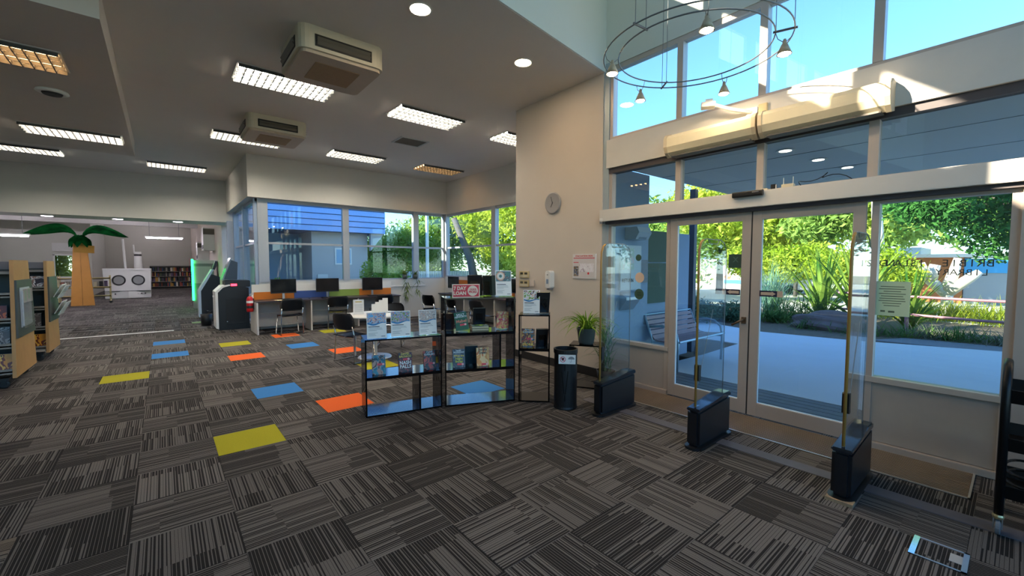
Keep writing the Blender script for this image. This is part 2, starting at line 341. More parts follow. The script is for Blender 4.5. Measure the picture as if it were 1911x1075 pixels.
S(MB().box(4.64, 4.84, 3.69, 5.51, 0, CT).box(4.84, 6.9, 5.3, 5.51, 0, CT).build('wall_clock', CREAM), 'cream wall carrying the round clock', 'wall')
S(MB().box(4.625, 4.64, 3.69, 5.51, 0, .12).box(4.64, 6.9, 5.51, 5.525, 0, .12).build('baseboard_clock', SKIRT), 'black skirting board along the cream wall', 'baseboard')
# nook sill walls
S(MB().box(1.78, 7.05, 11.72, 11.9, 0, 1.14).build('wall_nook_sill', WALL), 'low white wall under the computer nook windows', 'wall')
S(MB().box(6.9, 7.1, 5.5, 11.72, 0, 1.2).build('wall_nook_side_sill', WALL), 'low white wall under the nook side windows', 'wall')
# atrium: upper walls, roof, clerestory
zr = 7.0
void = MB()
def vwall(x0, x1, z0, z1): void.prism([(x0, EX(x0) - .015), (x1, EX(x1) - .015), (x1, EX(x1) + .035), (x0, EX(x0) + .035)], max(z0, CT + .003), z1, 'z')
CW = [(-.54 + 1.04 * k, .23 + 1.04 * k) for k in range(-5, 3)]
CZ0, CZ1 = 4.95, 5.5
vwall(-7, 4.86, CT, CZ0); vwall(-7, 2.45, CZ1, zr); vwall(2.45, 4.86, 5.9, zr)
xs = [-7] + [q for p_ in CW for q in p_] + [4.86]
for k in range(0, len(xs) - 2, 2): vwall(xs[k], xs[k + 1], CZ0, CZ1)
vwall(xs[-2], 2.45, CZ0, CZ1); vwall(2.45, 4.86, CZ0, 5.42); vwall(2.45, 2.58, 5.42, 5.9); vwall(3.3, 4.86, 5.42, 5.9)
S(void.build('wall_atrium', ATR), 'pale upper wall of the entrance atrium with high windows', 'wall')
S(MB().box(XE, 4.86, -4, 3.9, 4.19, zr).build('wall_entry_upper', ATR), 'pale wall above the high entrance windows', 'wall')
S(MB().box(-7, 4.9, -4.2, 3.95, zr, zr + .2).build('ceiling_atrium', ATR), 'high pale ceiling of the entrance atrium', 'ceiling')
S(MB().box(-7.2, -7, -4.2, 37.2, 0, zr).build('wall_left', WALL), 'white wall at the left end of the library', 'wall')
S(MB().box(-7, 4.9, -4.2, -4, 0, .3).box(-7, 4.9, -4.2, -4, 3.7, 3.95).box(-7, 4.9, -4.2, -4, 6.6, zr).box(-7, -6.4, -4.2, -4, .3, 6.6).box(4.3, 4.9, -4.2, -4, .3, 6.6).build('wall_back', WALL), 'unseen white wall with added windows facing the shelves', 'wall')
for nm_, z0, z1, lab in (('window_added_lower', .3, 3.7, 'lower added window row in the unseen wall facing the shelves'), ('window_added_upper', 3.95, 6.6, 'upper added window row in the unseen wall facing the shelves')):  # both window rows are added, out of view, to brighten the foreground
    b = MB().box(-6.4, 4.3, -4.14, -4.06, z0, z0 + .06).box(-6.4, 4.3, -4.14, -4.06, z1 - .06, z1)
    for k in range(7): b.box(-6.4 + k * 1.773, -6.34 + k * 1.773, -4.14, -4.06, z0, z1)
    w_ = S(b.build(nm_, ALUB), lab, 'window')
    for k in range(6): MB().box(-6.34 + k * 1.773, -6.4 + (k + 1) * 1.773, -4.103, -4.097, z0 + .06, z1 - .06).build('pane', GLASS, w_)
# ------------------------------------------------------------------ entry wall
def frame(name, rects, m, label, x0=XE, x1=XE + .1):
    b = MB()
    for y0, y1, z0, z1 in rects: b.box(x0, x1, y0, y1, z0, z1)
    return S(b.build(name, m), label, 'window frame')
YJ = 3.60
MU = [2.615, 1.735, .85]
S(MB().box(4.655, 4.80, YJ, 3.69, 0, 4.25).build('trim_1', mat('jamb_aluminium', '#a9b6bb', 0.45, 0.3)), 'pale blue-grey aluminium jamb between cream wall and glazing', 'trim')
S(MB().box(4.63, 4.78, -4, 3.62, 2.86, 3.23).build('trim_2', BAND), 'wide white cladding band above the transom windows', 'trim')
b = MB().box(4.67, 4.76, -4, YJ, 3.23, 3.27).box(4.67, 4.76, -4, YJ, 4.13, 4.19)
for y in MU + [.0 - .06, -1.0, -2]: b.box(4.665, 4.765, y - .035, y + .035, 3.27, 4.13)
b.box(4.67, 4.76, YJ - .05, YJ, 3.27, 4.13)
w1 = S(b.build('window_1', ALU), 'high window row with grey aluminium mullions above the entrance', 'window')
ys = [YJ - .05] + MU + [-.06, -1, -2]
for a_, c_ in zip(ys, ys[1:]): MB().box(4.71, 4.716, c_ + (.035 if c_ != YJ else 0), a_ - .03, 3.27, 4.13).build('pane', GLASS, w1)
b = MB().box(4.66, 4.76, -4, YJ, 2.79, 2.86)
w2 = S(MB().box(4.67, 4.76, -4, YJ, 2.31, 2.325).box(4.67, 4.76, 2.58, 2.645, 2.31, 2.8).box(4.67, 4.76, 1.70, 1.765, 2.31, 2.8).box(4.665, 4.765, .815, .885, 2.31, 2.8).box(4.67, 4.76, -.1, -.03, 2.31, 2.8).box(4.67, 4.76, YJ - .05, YJ, 2.31, 2.8).build('window_2', ALU), 'transom windows between header and white band', 'window')
b.build('head_rail', DARKF, w2)
ys = [YJ - .05, 2.615, 1.735, .85, -.06, -1]
for a_, c_ in zip(ys, ys[1:]): MB().box(4.71, 4.716, c_ + .03, a_ - .03, 2.325, 2.79).build('pane', TRGL, w2)
# door header (operator box)
hd = thing('door_operator_header', 'long pale header box of the automatic doors', 'door header', (4.56, 3.67, 2.15))
MB().box(0, .16, -7.6, 0, 0, .155).build('casing', BAND, hd, bevel=.004)
MB().box(.05, .16, -7.6, -.06, -.035, 0).build('track_channel', DARKF, hd)
MB().box(.01, .06, -.045, 0.005, -.03, .0).build('end_bracket', STEEL, hd)
MB().box(-.004, 0, -.05, -.008, .002, .045).build('sticker', WHITE, hd)
# sidelights
def sidelight(name, y0, y1, zs, label):
    o = S(MB().box(4.67, 4.76, y0, y0 + .05, 0, 2.13).box(4.67, 4.76, y1 - .05, y1, 0, 2.13).box(4.672, 4.758, y0 + .05, y1 - .05, 2.09, 2.129).build(name, ALU), label, 'window')
    MB().box(4.66, 4.77, y0, y1, zs - .045, zs).build('window_sill', mat('sill_aluminium', '#c3bab0', 0.4, 0.3), o)
    MB().box(4.71, 4.716, y0 + .05, y1 - .05, zs, 2.09).build('pane', GLASS, o)
    MB().box(4.68, 4.76, y0 + .02, y1 - .02, .06, zs - .045).build('lower_panel', KICK, o)
    MB().box(4.645, 4.70, y0, y1, 0, .055).build('kick_rail', ALU, o, bevel=.004)
    return o
sidelight('window_3', 2.69, 3.60, .575, 'fixed window with low panel between cream wall and sliding doors')
sidelight('window_4', .02, .84, .615, 'fixed window with printed notice and low grey panel beside sliding doors')
S(MB().box(4.64, 4.77, -.13, .02, 0, 2.15).build('trim_3', ALU), 'aluminium post at the end of the fixed window', 'trim')
S(MB().box(4.68, 4.76, -4, -.13, 0, 2.15).build('wall_entry_lower', KICK), 'grey lined lower wall beside the entrance window', 'wall')
# sliding doors
def door(name, y0, y1, x, label):
    o = S(MB().box(x, x + .045, y0, y0 + .085, .015, 2.12).box(x, x + .045, y1 - .085, y1, .015, 2.12).box(x + .002, x + .043, y0 + .085, y1 - .085, 2.03, 2.119).box(x + .002, x + .043, y0 + .085, y1 - .085, .016, .15).build(name, ALU), label, 'door')
    MB().box(x + .018, x + .026, y0 + .085, y1 - .085, .15, 2.03).build('pane', GLASSD, o)
    MB().box(x + .012, x + .032, y0 + .085, y0 + .09, .15, 2.03).box(x + .012, x + .032, y1 - .09, y1 - .085, .15, 2.03).box(x + .012, x + .032, y0 + .085, y1 - .085, .15, .158).build('glazing_bead', mat('bead_white', '#dfe4e6', 0.4), o)
    return o
dL = door('door_1', 1.79, 2.68, 4.655, 'left aluminium framed sliding glass door with lever handle')
dR = door('door_2', .875, 1.775, 4.655, 'right aluminium framed sliding glass door with arrow sticker')
MB().box(4.664, 4.69, 1.772, 1.793, .015, 2.12).build('meeting_seal', DARKG, dL)
hn = MB().box(4.645, 4.655, 1.81, 1.855, .96, 1.03).build('handle_plate', mat('handle_bronze', '#6c5a48', 0.4, 0.6), dL)
MB().tube([(4.65, 1.835, 1.0), (4.61, 1.835, 1.0), (4.60, 1.85, .99), (4.60, 1.93, .94)], .011, 8).build('lever', mat('handle_bronze'), hn, smooth=True)
NAVY = mat('navy_print', '#211f3d', 0.5); TAUPE = mat('taupe_print', '#c0ab98', 0.6)
def arrow(par, y0, y1, d):
    s_ = MB().box(4.648, 4.650, y0, y1, 1.255, 1.315).build('arrow_sticker', NAVY, par)
    L_ = y1 - y0; ym = (y0 + y1) / 2; h = L_ * .42
    tip, tail = (ym + d * h, ym - d * h)
    MB().prism([(tip, 1.285), (tip - d * .035, 1.308), (tip - d * .035, 1.3), (tail, 1.3), (tail, 1.27), (tip - d * .035, 1.27), (tip - d * .035, 1.262)], 4.6465, 4.648, 'x').build('arrow', TAUPE, s_)
arrow(dL, 1.877, 2.02, 1); arrow(dR, 1.53, 1.69, -1)
MB().box(4.6475, 4.65, 2.02, 2.06, 1.255, 1.315).build('sticker_end', TAUPE, dL); MB().box(4.6475, 4.65, 1.48, 1.53, 1.255, 1.315).build('sticker_end', TAUPE, dR)
x_ = MB().box(4.685, 4.687, 1.876, 2.016, 1.54, 1.685).build('exit_sticker', mat('olive_print', '#5c6347', 0.6), dL)
text('X', .08, mat('pale_print', '#8f9a84', 0.6), x_, (4.683, 1.945, 1.625), (PI / 2, 0, -PI / 2), sx=-1)
# ------------------------------------------------------------------ nook windows
def winrow(name, axis, c, stops, z0, z1, zt, label, wide=(), m=ALUB):
    """window row along an axis at c with mullions at stops, transom at zt"""
    b = MB(); r = lambda a0, a1, q0, q1, e0=0.0, e1=.09: (b.box(a0, a1, c + e0, c + e1, q0, q1) if axis == 'x' else b.box(c + e0, c + e1, a0, a1, q0, q1))
    r(stops[0], stops[-1], z1 - .07, z1); r(stops[0], stops[-1], z0, z0 + .035); r(stops[0], stops[-1], zt - .025, zt + .025, .01, .08)
    for k, s_ in enumerate(stops):
        wd = wide[k] if wide else .06
        r(s_ - wd / 2 if 0 < k < len(stops) - 1 else (s_ if k == 0 else s_ - wd), s_ + wd / 2 if 0 < k < len(stops) - 1 else (s_ + wd if k == 0 else s_), z0, z1, -.03, .1)
    o = S(b.build(name, m), label, 'window')
    for s0, s1 in zip(stops, stops[1:]):
        for q0, q1 in ((z0 + .03, zt - .02), (zt + .02, z1 - .06)):
            (MB().box(s0 + .02, s1 - .02, c + .04, c + .046, q0, q1) if axis == 'x' else MB().box(c + .04, c + .046, s0 + .02, s1 - .02, q0, q1)).build('pane', GLASS, o)
    return o
winrow('window_5', 'x', 11.73, [1.78, 3.85, 5.92, 6.98], 1.14, 3.15, 2.09, 'grey framed windows behind the row of monitors', (.22, .16, .17, .12))
winrow('window_6', 'y', 6.93, [5.5, 7.0, 9.15, 11.7], 1.2, 3.15, 2.1, 'grey framed side windows of the computer nook', (.08, .17, .17, .1))
winrow('window_7', 'y', 1.74, [11.75, 13.6, 15.6], .05, 3.15, 2.09, 'tall side window beside the black return machine', (.12, .1, .16), mat('blue_grey_aluminium', '#98a6ba', 0.45, 0.3))
S(MB().box(1.56, 1.8, 15.58, 15.85, 0, 2.9).build('trim_4', mat('pale_blue_post', '#aeb7c9', 0.6)), 'pale blue-grey post at the opening to the far room', 'trim')
# ------------------------------------------------------------------ ceiling fixtures
LIT = mat('tube_light', '#ffffff', 0.5, emit=TUBE * .95, emit_col='#fff4e2'); LITW = mat('warm_tube_light', '#ffe0b0', 0.5, emit=TUBE * .25, emit_col='#ffc98a'); LITC = mat('cool_tube_light', '#ffffff', 0.5, emit=TUBE, emit_col='#f3ecff')
LOUV = mat('louvre_grey', '#4a4b4a', 0.5, 0.0); TRIMW = mat('troffer_trim', '#b9b8b4', 0.5)
def troffer(label, lit, grp):
    t = thing('troffer_light', label, 'ceiling light', group=grp)
    MB().box(-.62, .62, -.31, -.29, -.012, .0).box(-.62, .62, .29, .31, -.012, 0).box(-.62, -.6, -.29, .29, -.012, 0).box(.6, .62, -.29, .29, -.012, 0).build('frame', TRIMW, t)
    MB().box(-.6, .6, -.29, .29, -.006, -.002).build('reflector', mat('reflector_white', '#d7d7d2', 0.3), t)
    for y in (-.215, -.075, .075, .215): MB().box(-.58, .58, y - .018, y + .018, -.026, -.008).build('tube', lit, t, bevel=.006)
    lb = MB().box(-.006, .006, -.29, .29, -.05, -.008).mesh('louvre_blade', LOUV); ll = MB().box(-.6, .6, -.006, .006, -.05, -.008).mesh('louvre_blade', LOUV)
    for k in range(1, 14): link(lb, 'louvre_blade', t, (-.6 + 1.2 * k / 14, 0, 0))
    for y in (-.29, -.145, 0, .145, .29): link(ll, 'louvre_blade', t, (0, y * .99, 0))
    return t
t0 = troffer('bright louvred ceiling light partly hidden by the large air conditioner', LIT, 'louvred ceiling lights'); t0.location = (1.43, 6.75, CT)
for x, y, lab in [(3.63, 6.72, 'white louvred ceiling light nearest the square vent'), (5.79, 6.7, 'white louvred ceiling light partly hidden by the cream wall'), (1.42, 10.17, 'white louvred ceiling light behind the smaller air conditioner'), (3.62, 10.15, 'white louvred ceiling light above the middle of the computer desk'), (.38, 14.2, 'white louvred ceiling light nearest the wide far bulkhead corner'), (-2.3, 14.2, 'white louvred ceiling light beyond the lowered ceiling panel')]:
    dup(t0, (x, y, CT), label=lab)
dup(t0, (-1.09, 10.42, 3.81), label='white louvred fluorescent light in the lowered ceiling panel')
tw = troffer('warm amber louvred fluorescent light above the side windows', LITW, 'louvred ceiling lights'); tw.location = (5.82, 10.13, CT)
dup(tw, (-1.38, 6.9, 3.81), label='large amber louvred light in the lowered ceiling panel')
def downlight(x, y, z, r, label, m):
    t = thing('downlight', label, 'downlight', (x, y, z), group='round downlights')
    MB().lathe([(r, 0), (r * 1.12, -.006), (r * 1.08, -.014), (r * .95, -.01)], n=24).build('trim_ring', WHITE, t, smooth=True)
    MB().lathe([(r * .95, -.010), (r * .8, -.016), (.01, -.018)], n=24).build('diffuser', m, t)
WARM = mat('warm_lamp', '#fff2dc', 0.5, emit=45, emit_col='#ffdcae')
downlight(2.08, 3.97, CT, .105, 'round warm downlight near the white air conditioner', WARM)
downlight(3.61, 4.155, CT, .105, 'round warm downlight near the cream wall', WARM)
PINKL = mat('violet_white_lamp', '#fff0ff', 0.5, emit=10, emit_col='#ffe9ff')
for x, y in [(-2.35, 16.75), (-.95, 16.6), (.4, 16.45)]: downlight(x, y, 2.87, .12, 'round violet-white downlight under the far bulkhead', PINKL)
def cassette(x, y, label):
    t = thing('ceiling_air_conditioner', label, 'air conditioner', (x, y, CT), group='ceiling air conditioners')
    MB().prism(rrect(-.47, .47, -.47, .47, .1), -.25, 0, 'z').build('body', mat('aged_plastic', '#c4baa4', 0.5, noise=0.05), t)
    MB().prism(rrect(-.44, .44, -.44, .44, .07), -.285, -.25, 'z').build('bottom_panel', mat('aged_panel', '#b9a690', 0.55, noise=0.06), t)
    MB().box(-.25, .25, -.25, .25, -.292, -.285).build('intake_grille', mat('brown_grille', '#9a7d59', 0.7, noise=0.2, nscale=60), t)
    sl = MB().box(-.29, .29, -.006, .006, -.028, .028).mesh('louvre', mat('vent_slat', '#5c564c', 0.5)); op = MB().box(-.31, .31, -.004, .004, -.062, .062).mesh('outlet', mat('vent_black', '#15130f', 0.6))
    for a in range(4):
        M_ = Euler((0, 0, a * PI / 2)); d = Vector((0, -.473, -.15)); d.rotate(M_)
        o = link(op, 'outlet', t, d, M_)
        for k in (-.03, .01): link(sl, 'louvre', o, (0, -.006, k), (.6, 0, 0))
    return t
cassette(1.655, 5.43, 'large boxy beige ceiling air conditioner above the display shelves'); cassette(1.64, 8.87, 'boxy beige ceiling air conditioner nearer the nook windows')
v_ = thing('ceiling_vent', 'square white ceiling vent with dark slats', 'vent', (4.08, 8.28, CT))
MB().box(-.31, .31, -.26, -.22, -.012, 0).box(-.31, .31, .22, .26, -.012, 0).box(-.31, -.27, -.22, .22, -.012, 0).box(.27, .31, -.22, .22, -.012, 0).build('frame', TRIMW, v_)
MB().box(-.27, .27, -.22, .22, -.002, 0).build('backing', mat('vent_black'), v_)
vs_ = MB().box(-.27, .27, -.004, .004, -.014, .004).mesh('slat', mat('vent_grey', '#77746e', 0.5))
for k in range(9): link(vs_, 'slat', v_, (0, -.19 + k * .0475, 0), (.6, 0, 0))
dm = thing('ceiling_diffuser', 'round dark-centred air diffuser in the lowered ceiling panel', 'vent', (-1.03, 8.12, 3.81))
MB().lathe([(.15, 0), (.16, -.02), (.12, -.04), (.1, -.03)], n=28).build('rim', WHITE, dm, smooth=True); MB().lathe([(.1, -.03), (.09, -.05), (.04, -.055), (.0, -.05)], n=28).build('cone', mat('vent_black'), dm)
# ring pendant
rp = thing('ring_pendant', 'double wire ring pendant with hanging cone spotlights in the atrium', 'pendant light', (3.602, 1.913, 3.418))
WIRE = mat('grey_wire', '#7c8082', 0.4, 0.6)
for r in (.746, .618): MB().tube([(r * math.cos(2 * PI * k / 64), r * math.sin(2 * PI * k / 64), 0) for k in range(64)], .006, 6, closed=True).build('ring_rail', WIRE, rp, smooth=True)
for a in (50, 175, 290):
    a = math.radians(a); c, s_ = math.cos(a), math.sin(a)
    MB().tube([(.6 * c, .6 * s_, 0), (.765 * c, .765 * s_, 0)], .009, 6).build('spacer', WIRE, rp)
    for r in (.62, .745): MB().tube([(r * c, r * s_, 0), (r * c * .97, r * s_ * .97, zr - 3.418)], .003, 5).build('suspension_wire', WIRE, rp)
CONE = mat('spot_cone', '#b0a48c', 0.45, 0.3); BULB = mat('spot_bulb', '#fff4e0', 0.4, emit=110, emit_col='#ffe2b8')
for a in (138, 216, 292, 72, 2):
    a = math.radians(a); c, s_ = math.cos(a), math.sin(a)
    cx_, cy_ = .682 * c, .682 * s_
    hg = MB().tube([(.746 * c, .746 * s_, 0), (.73 * c, .73 * s_, -.05), (cx_, cy_, -.09)], .003, 5).tube([(.618 * c, .618 * s_, 0), (.635 * c, .635 * s_, -.05), (cx_, cy_, -.09)], .003, 5).build('spot_wire', WIRE, rp)
    cn = MB().lathe([(.009, -.06), (.016, -.08), (.014, -.09), (.024, -.105), (.054, -.178), (.047, -.176)], cx_, cy_, 16).build('spot_cone', CONE, rp, smooth=True)
    MB().lathe([(.045, -.172), (.03, -.186), (.004, -.19)], cx_, cy_, 14).build('bulb', BULB, cn, smooth=True)
# ------------------------------------------------------------------ things on the entry wall
def air_curtain(y0, y1, label):
    t = thing('air_curtain', label, 'air curtain', (4.63, 0, 0), group='air curtains over the doors')
    pr_ = [(0, 2.83), (-.11, 2.80), (-.17, 2.84), (-.2, 2.9), (-.2, 2.99), (-.17, 3.03), (-.1, 3.05), (0, 3.05)]
    MB().prism(pr_, y0 + .035, y1 - .035, 'y').build('casing', BEIGE, t)
    for a_, b_ in ((y0, y0 + .035), (y1 - .035, y1)): MB().prism([(p * 1.03, 2.925 + (q - 2.925) * 1.06) for p, q in pr_], a_, b_, 'y').build('end_cap', mat('cap_beige', '#b9ab90', 0.5), t)
    MB().box(-.15, -.03, y0 + .06, y1 - .06, 2.795, 2.81).build('outlet_grille', mat('vent_slat'), t)
    return t
air_curtain(1.70, 2.66, 'beige air curtain nearer the cream wall above the doors'); air_curtain(.72, 1.68, 'beige air curtain catching sunlight above the doors')
ca = thing('wall_camera', 'white arm mounted camera above the air curtains', 'camera', (4.63, 1.80, 3.10))
MB().box(-.03, 0, -.05, .05, -.03, .04).build('bracket', STEEL, ca); MB().tube([(-.02, 0, .0), (-.12, .16, .05), (-.17, .3, .12)], .02, 8).build('arm', WHITE, ca)
MB().box(-.06, .06, -.035, .1, -.03, .02, T(-.19, .33, .13) @ RZ(.5)).build('housing', WHITE, ca, bevel=.006); MB().box(-.035, .035, -.01, .06, .02, .05, T(-.19, .33, .13) @ RZ(.5)).build('lens_box', WHITE, ca)
MB().box(4.60, 4.63, 1.66, 1.74, 3.07, 3.16).build('junction_box', mat('cream_box', '#cbb98c', 0.5), bevel=.005, label='small cream junction box above the air curtains', cat='electrical box')
ds = thing('door_sensor', 'black motion sensor bar on the door header', 'sensor', (4.56, 1.79, 2.28))
MB().prism(rrect(-.045, 0, -.025, .03, .012), -.14, .14, 'y').build('housing', BLACK, ds); MB().box(-.047, -.045, -.11, -.05, .008, .014).build('badge', STEEL, ds)
def onheader(name, x, y, pieces, label, cat):
    t = thing(name, label, cat, (x, y, 2.306))
    for nm, m, bb in pieces: MB().box(*bb).build(nm, m, t, bevel=.003)
    return t
onheader('small_camera', 4.62, 1.58, [('body', BLACK, (-.02, .02, -.02, .025, 0, .05)), ('lens', WHITE, (-.022, -.018, -.03, -.018, .0, .045))], 'small black and white camera standing on the door header', 'camera')
rt_ = onheader('wireless_router', 4.62, 1.46, [('body', BEIGE, (-.03, .03, -.05, .05, 0, .035))], 'small beige wireless router with two aerials on the door header', 'router')
for y in (-.04, .04): MB().tube([(0, y, .035), (0, y, .1)], .003, 5).build('aerial', WHITE, rt_)
onheader('adapter', 4.62, 1.67, [('body', BEIGE, (-.02, .02, -.035, .035, 0, .02))], 'flat beige power adapter on the door header', 'adapter')
MB().tube([(4.64, 1.36 - .35 * k / 20 + .06 * math.sin(k * .6), 2.312 + .075 * max(0, math.sin(k / 20 * PI)) + .02 * math.sin(k * .9)) for k in range(21)], .004, 5).build('black_cable', BLACK, label='loose black cable loop on the door header', cat='cable')
ck = thing('wall_clock', 'round white wall clock on the cream wall', 'clock', (4.64, 4.615, 2.512))
ry = RY(-PI / 2)
MB().lathe([(.155, 0), (.165, .02), (.155, .035), (.14, .03)], n=36, M=ry).build('rim', mat('clock_rim', '#9f9b98', 0.3), ck, smooth=True)
fc = MB().lathe([(.142, .02), (.14, .026)], n=36, M=ry).build('face', PAPER, ck)
for k in range(12):
    a = k * PI / 6; text(str(k if k else 12), .036, INK, fc, (-.0275, -.113 * math.sin(a), .113 * math.cos(a)), (PI / 2, 0, -PI / 2), name='numeral')
def hand(a, l, wd, nm): MB().box(-.032, -.029, -wd, wd, -.015, l, RX(a)).build(nm, INK, ck)
hand(math.radians(208), .07, .005, 'hour_hand'); hand(math.radians(-18), .1, .0035, 'minute_hand')
ev = thing('evacuation_sign', 'framed evacuation plan poster on the cream wall', 'sign', (4.64, 3.99, 1.55))
MB().box(-.012, 0, -.215, .215, -.175, .175).build('backing', mat('acrylic_white', '#e6e2dd', 0.2), ev)
pp = MB().box(-.014, -.012, -.195, .195, -.155, .135).build('plan_sheet', mat('plan_paper', '#d9d2cf', 0.5), ev)
text('EVACUATION SIGN', .036, REDINK, ev, (-.013, 0, .145), (PI / 2, 0, -PI / 2), bold=.0008)
MB().box(-.0152, -.014, -.195, .195, .112, .122).box(-.0152, -.014, .1, .195, .05, .06).build('red_rule', REDINK, pp)
MB().box(-.0152, -.014, .1, .19, -.14, .0).build('photo_block', picture('evac_photos', ['#2a2a2c', '#b0893a', '#5678a8', '#403c38', '#c9c4ba'], 30), pp)
MB().box(-.0152, -.014, -.18, .08, -.08, .04).build('floor_plan', picture('evac_plan', ['#f1edf0', '#e8e0e4', '#f4f2f3', '#c4b7be'], 14), pp)
MB().lathe([(.017, 0), (.017, .001)], n=18, M=T(-.0155, -.085, -.1) @ ry).build('location_mark', REDINK, pp)
sd = thing('sanitiser_dispenser', 'white wall soap dispenser on the cream wall', 'dispenser', (4.64, 4.64, 1.34))
MB().prism(rrect(-.055, .055, -.13, .14, .035), -.1, 0, 'x').build('body', WHITE, sd, bevel=.006); MB().box(-.105, -.1, -.02, .02, -.06, .01).build('level_window', mat('blue_grey_print', '#7f93a8', 0.3), sd)
MB().box(-.085, -.01, -.03, .03, -.155, -.13).build('nozzle', mat('grey_rubber', '#77777a', 0.5), sd); MB().box(-.102, -.1, -.012, .012, .07, .085).build('badge', GREYINK, sd)
def panel(z, y, wd, h, label, wins):
    t = thing('wall_controller', label, 'wall control', (4.64, y, z)); MB().box(-.025, 0, -wd, wd, -h, h).build('cover', mat('yellowed_plastic', '#cdb98a', 0.5, noise=.05), t, bevel=.004)
    for yy in wins: MB().box(-.027, -.025, yy - .035, yy + .035, .0, .035).build('display', mat('lcd_dark', '#4c4838', 0.3), t)
    MB().box(-.0265, -.025, -wd * .8, wd * .8, -h * .75, -h * .2).build('button_panel', BEIGE, t)
panel(1.41, 5.28, .12, .055, 'upper cream wall controller with two grey displays', (.05, -.055)); panel(1.26, 5.28, .12, .055, 'lower cream wall controller with two black displays', (.05, -.055))
MB().box(4.615, 4.64, 5.03, 5.14, 1.22, 1.32).build('wall_plate', CREAM, bevel=.004, label='plain cream wall plate beside the controllers', cat='wall plate')
# printed films on the glass
def disc(y, z, r, m, label): 
    return MB().lathe([(r, 0), (r, .0015)], n=32, M=T(4.709, y, z) @ ry).build('window_decal', m, label=label, cat='decal')
GRN = mat('dark_green_film', '#3d5a4c', 0.5)
disc(3.148, 1.663, .042, GRN, 'small plain dark green round decal on the fixed window'); disc(3.127, 1.409, .066, mat('peach_film', '#d9bda6', 0.5), 'peach round decal on the fixed window')
d3 = disc(3.130, 1.196, .068, GRN, 'dark green round wifi decal on the fixed window')
text('FREE', .03, mat('green_print', '#24382f', 0.6), d3, (4.7065, 3.13, 1.215), (PI / 2, 0, -PI / 2), sx=-1); text('WIFI', .036, mat('green_print'), d3, (4.7065, 3.13, 1.182), (PI / 2, 0, -PI / 2), sx=-1)
FILM = mat('dark_film_lettering', '#3b4038', 0.5)
for words, z, sz, lab in (((('BRIBIE', .27), ('ISLAND', .64)), 1.585, .078, 'upper line of dark mirrored lettering on the fixed window'), ((('LIBRARY', .30),), 1.515, .068, 'lower line of dark mirrored lettering on the fixed window')):
    t = thing('glass_lettering', lab, 'lettering', (4.7085, 0, z))
    for s_, y in words:
        wd_ = thing('word', None, None); wd_.parent = t; wd_.location = (0, y, 0)
        for q, ch_ in enumerate(s_): text(ch_, sz, FILM, wd_, (0, (q - (len(s_) - 1) / 2) * sz * .6, 0), (PI / 2, 0, -PI / 2), sx=-1.0, name='letter')
nt_ = thing('window_notice', 'pale green paper notice stuck on the fixed window', 'notice', (4.706, .69, 1.29))
MB().box(-.002, 0, -.113, .113, -.145, .145).build('sheet', mat('notice_paper', '#c9d8b0', 0.7), nt_)
b = MB()
for k in range(9): wd = (.075, .085, .055, .085, .07, .08, .085, .06, .05)[k]; b.box(-.0028, -.002, -wd, wd, .098 - k * .02, .104 - k * .02)
b.box(-.0028, -.002, .04, .07, -.115, -.1).box(-.0028, -.002, -.02, .02, -.118, -.102); b.build('printed_lines', mat('notice_ink', '#5f6b52', 0.7), nt_)
# ------------------------------------------------------------------ security gates
GATEB = mat('gate_black', '#15181d', 0.35); GTOP = mat('gate_top_reflected_blue', '#20262e', 0.15); GOLD = mat('amber_edge', '#b98a45', 0.3); CLEAR = glass('clear_acrylic', '#f2f6f6', 0.015)  # gate cap has bluish window reflection put into its colour
def gate(y, label):
    t = thing('security_gate', label, 'security gate', (3.43, y, 0), group='security gates')
    MB().prism(rrect(-.035, .635, -.075, .075, .07, 6), 0, .022, 'z').build('foot_plate', BLACK, t)
    MB().prism([(.0, .022), (.6, .022), (.6, .37), (.0, .33)], -.055, .055, 'y').build('base', GATEB, t, bevel=.02)
    MB().prism([(.0, .325), (.6, .365), (.6, .405), (.47, .408), (.38, .39), (.24, .37), (.0, .352)], -.058, .058, 'y').build('base_cap', GTOP, t, bevel=.008)
    MB().prism([(.04, .36), (.55, .36), (.55, 1.68)] + arc(.43, 1.67, .12, 0, PI / 2, 6)[1:] + arc(.16, 1.67, .12, PI / 2, PI, 6) + [(.04, 1.6)], -.006, .006, 'y').build('acrylic_panel', CLEAR, t)
    MB().tube([(.04, 0, .36), (.04, 0, 1.6), (.043, 0, 1.70), (.07, 0, 1.76), (.1, 0, 1.78)], .010, 8).build('amber_edge', GOLD, t, smooth=True)
    MB().tube([(.1, 0, 1.78), (.16, 0, 1.793), (.43, 0, 1.793), (.51, 0, 1.76), (.545, 0, 1.70), (.55, 0, 1.6), (.55, 0, .38)], .004, 6).build('clear_edge', mat('edge_grey', '#8d928f', 0.3), t, smooth=True)
    MB().tube([(.2, 0, 1.79), (.23, 0, 1.755), (.37, 0, 1.755), (.4, 0, 1.79)], .004, 6).build('top_slot', mat('edge_grey'), t)
    MB().tube([(.06, -.008, .55), (.3, -.008, 1.18)], .002, 5).build('antenna_wire', mat('edge_grey'), t)
    MB().prism(rrect(.045, .085, .58, .72, .012), -.02, .02, 'y').build('counter_unit', BLACK, t)
    return t
gate(2.76, 'clear acrylic security gate nearest the potted plant'); gate(1.735, 'clear acrylic security gate standing before the middle of the doors'); g3 = gate(.715, 'clear acrylic security gate nearest the black trolley')
MB().box(-.05, .02, -.08, .07, 0.0, .02).build('packing_pad', mat('chipboard', '#a38a6a', 0.9, noise=.4, nscale=60), g3)
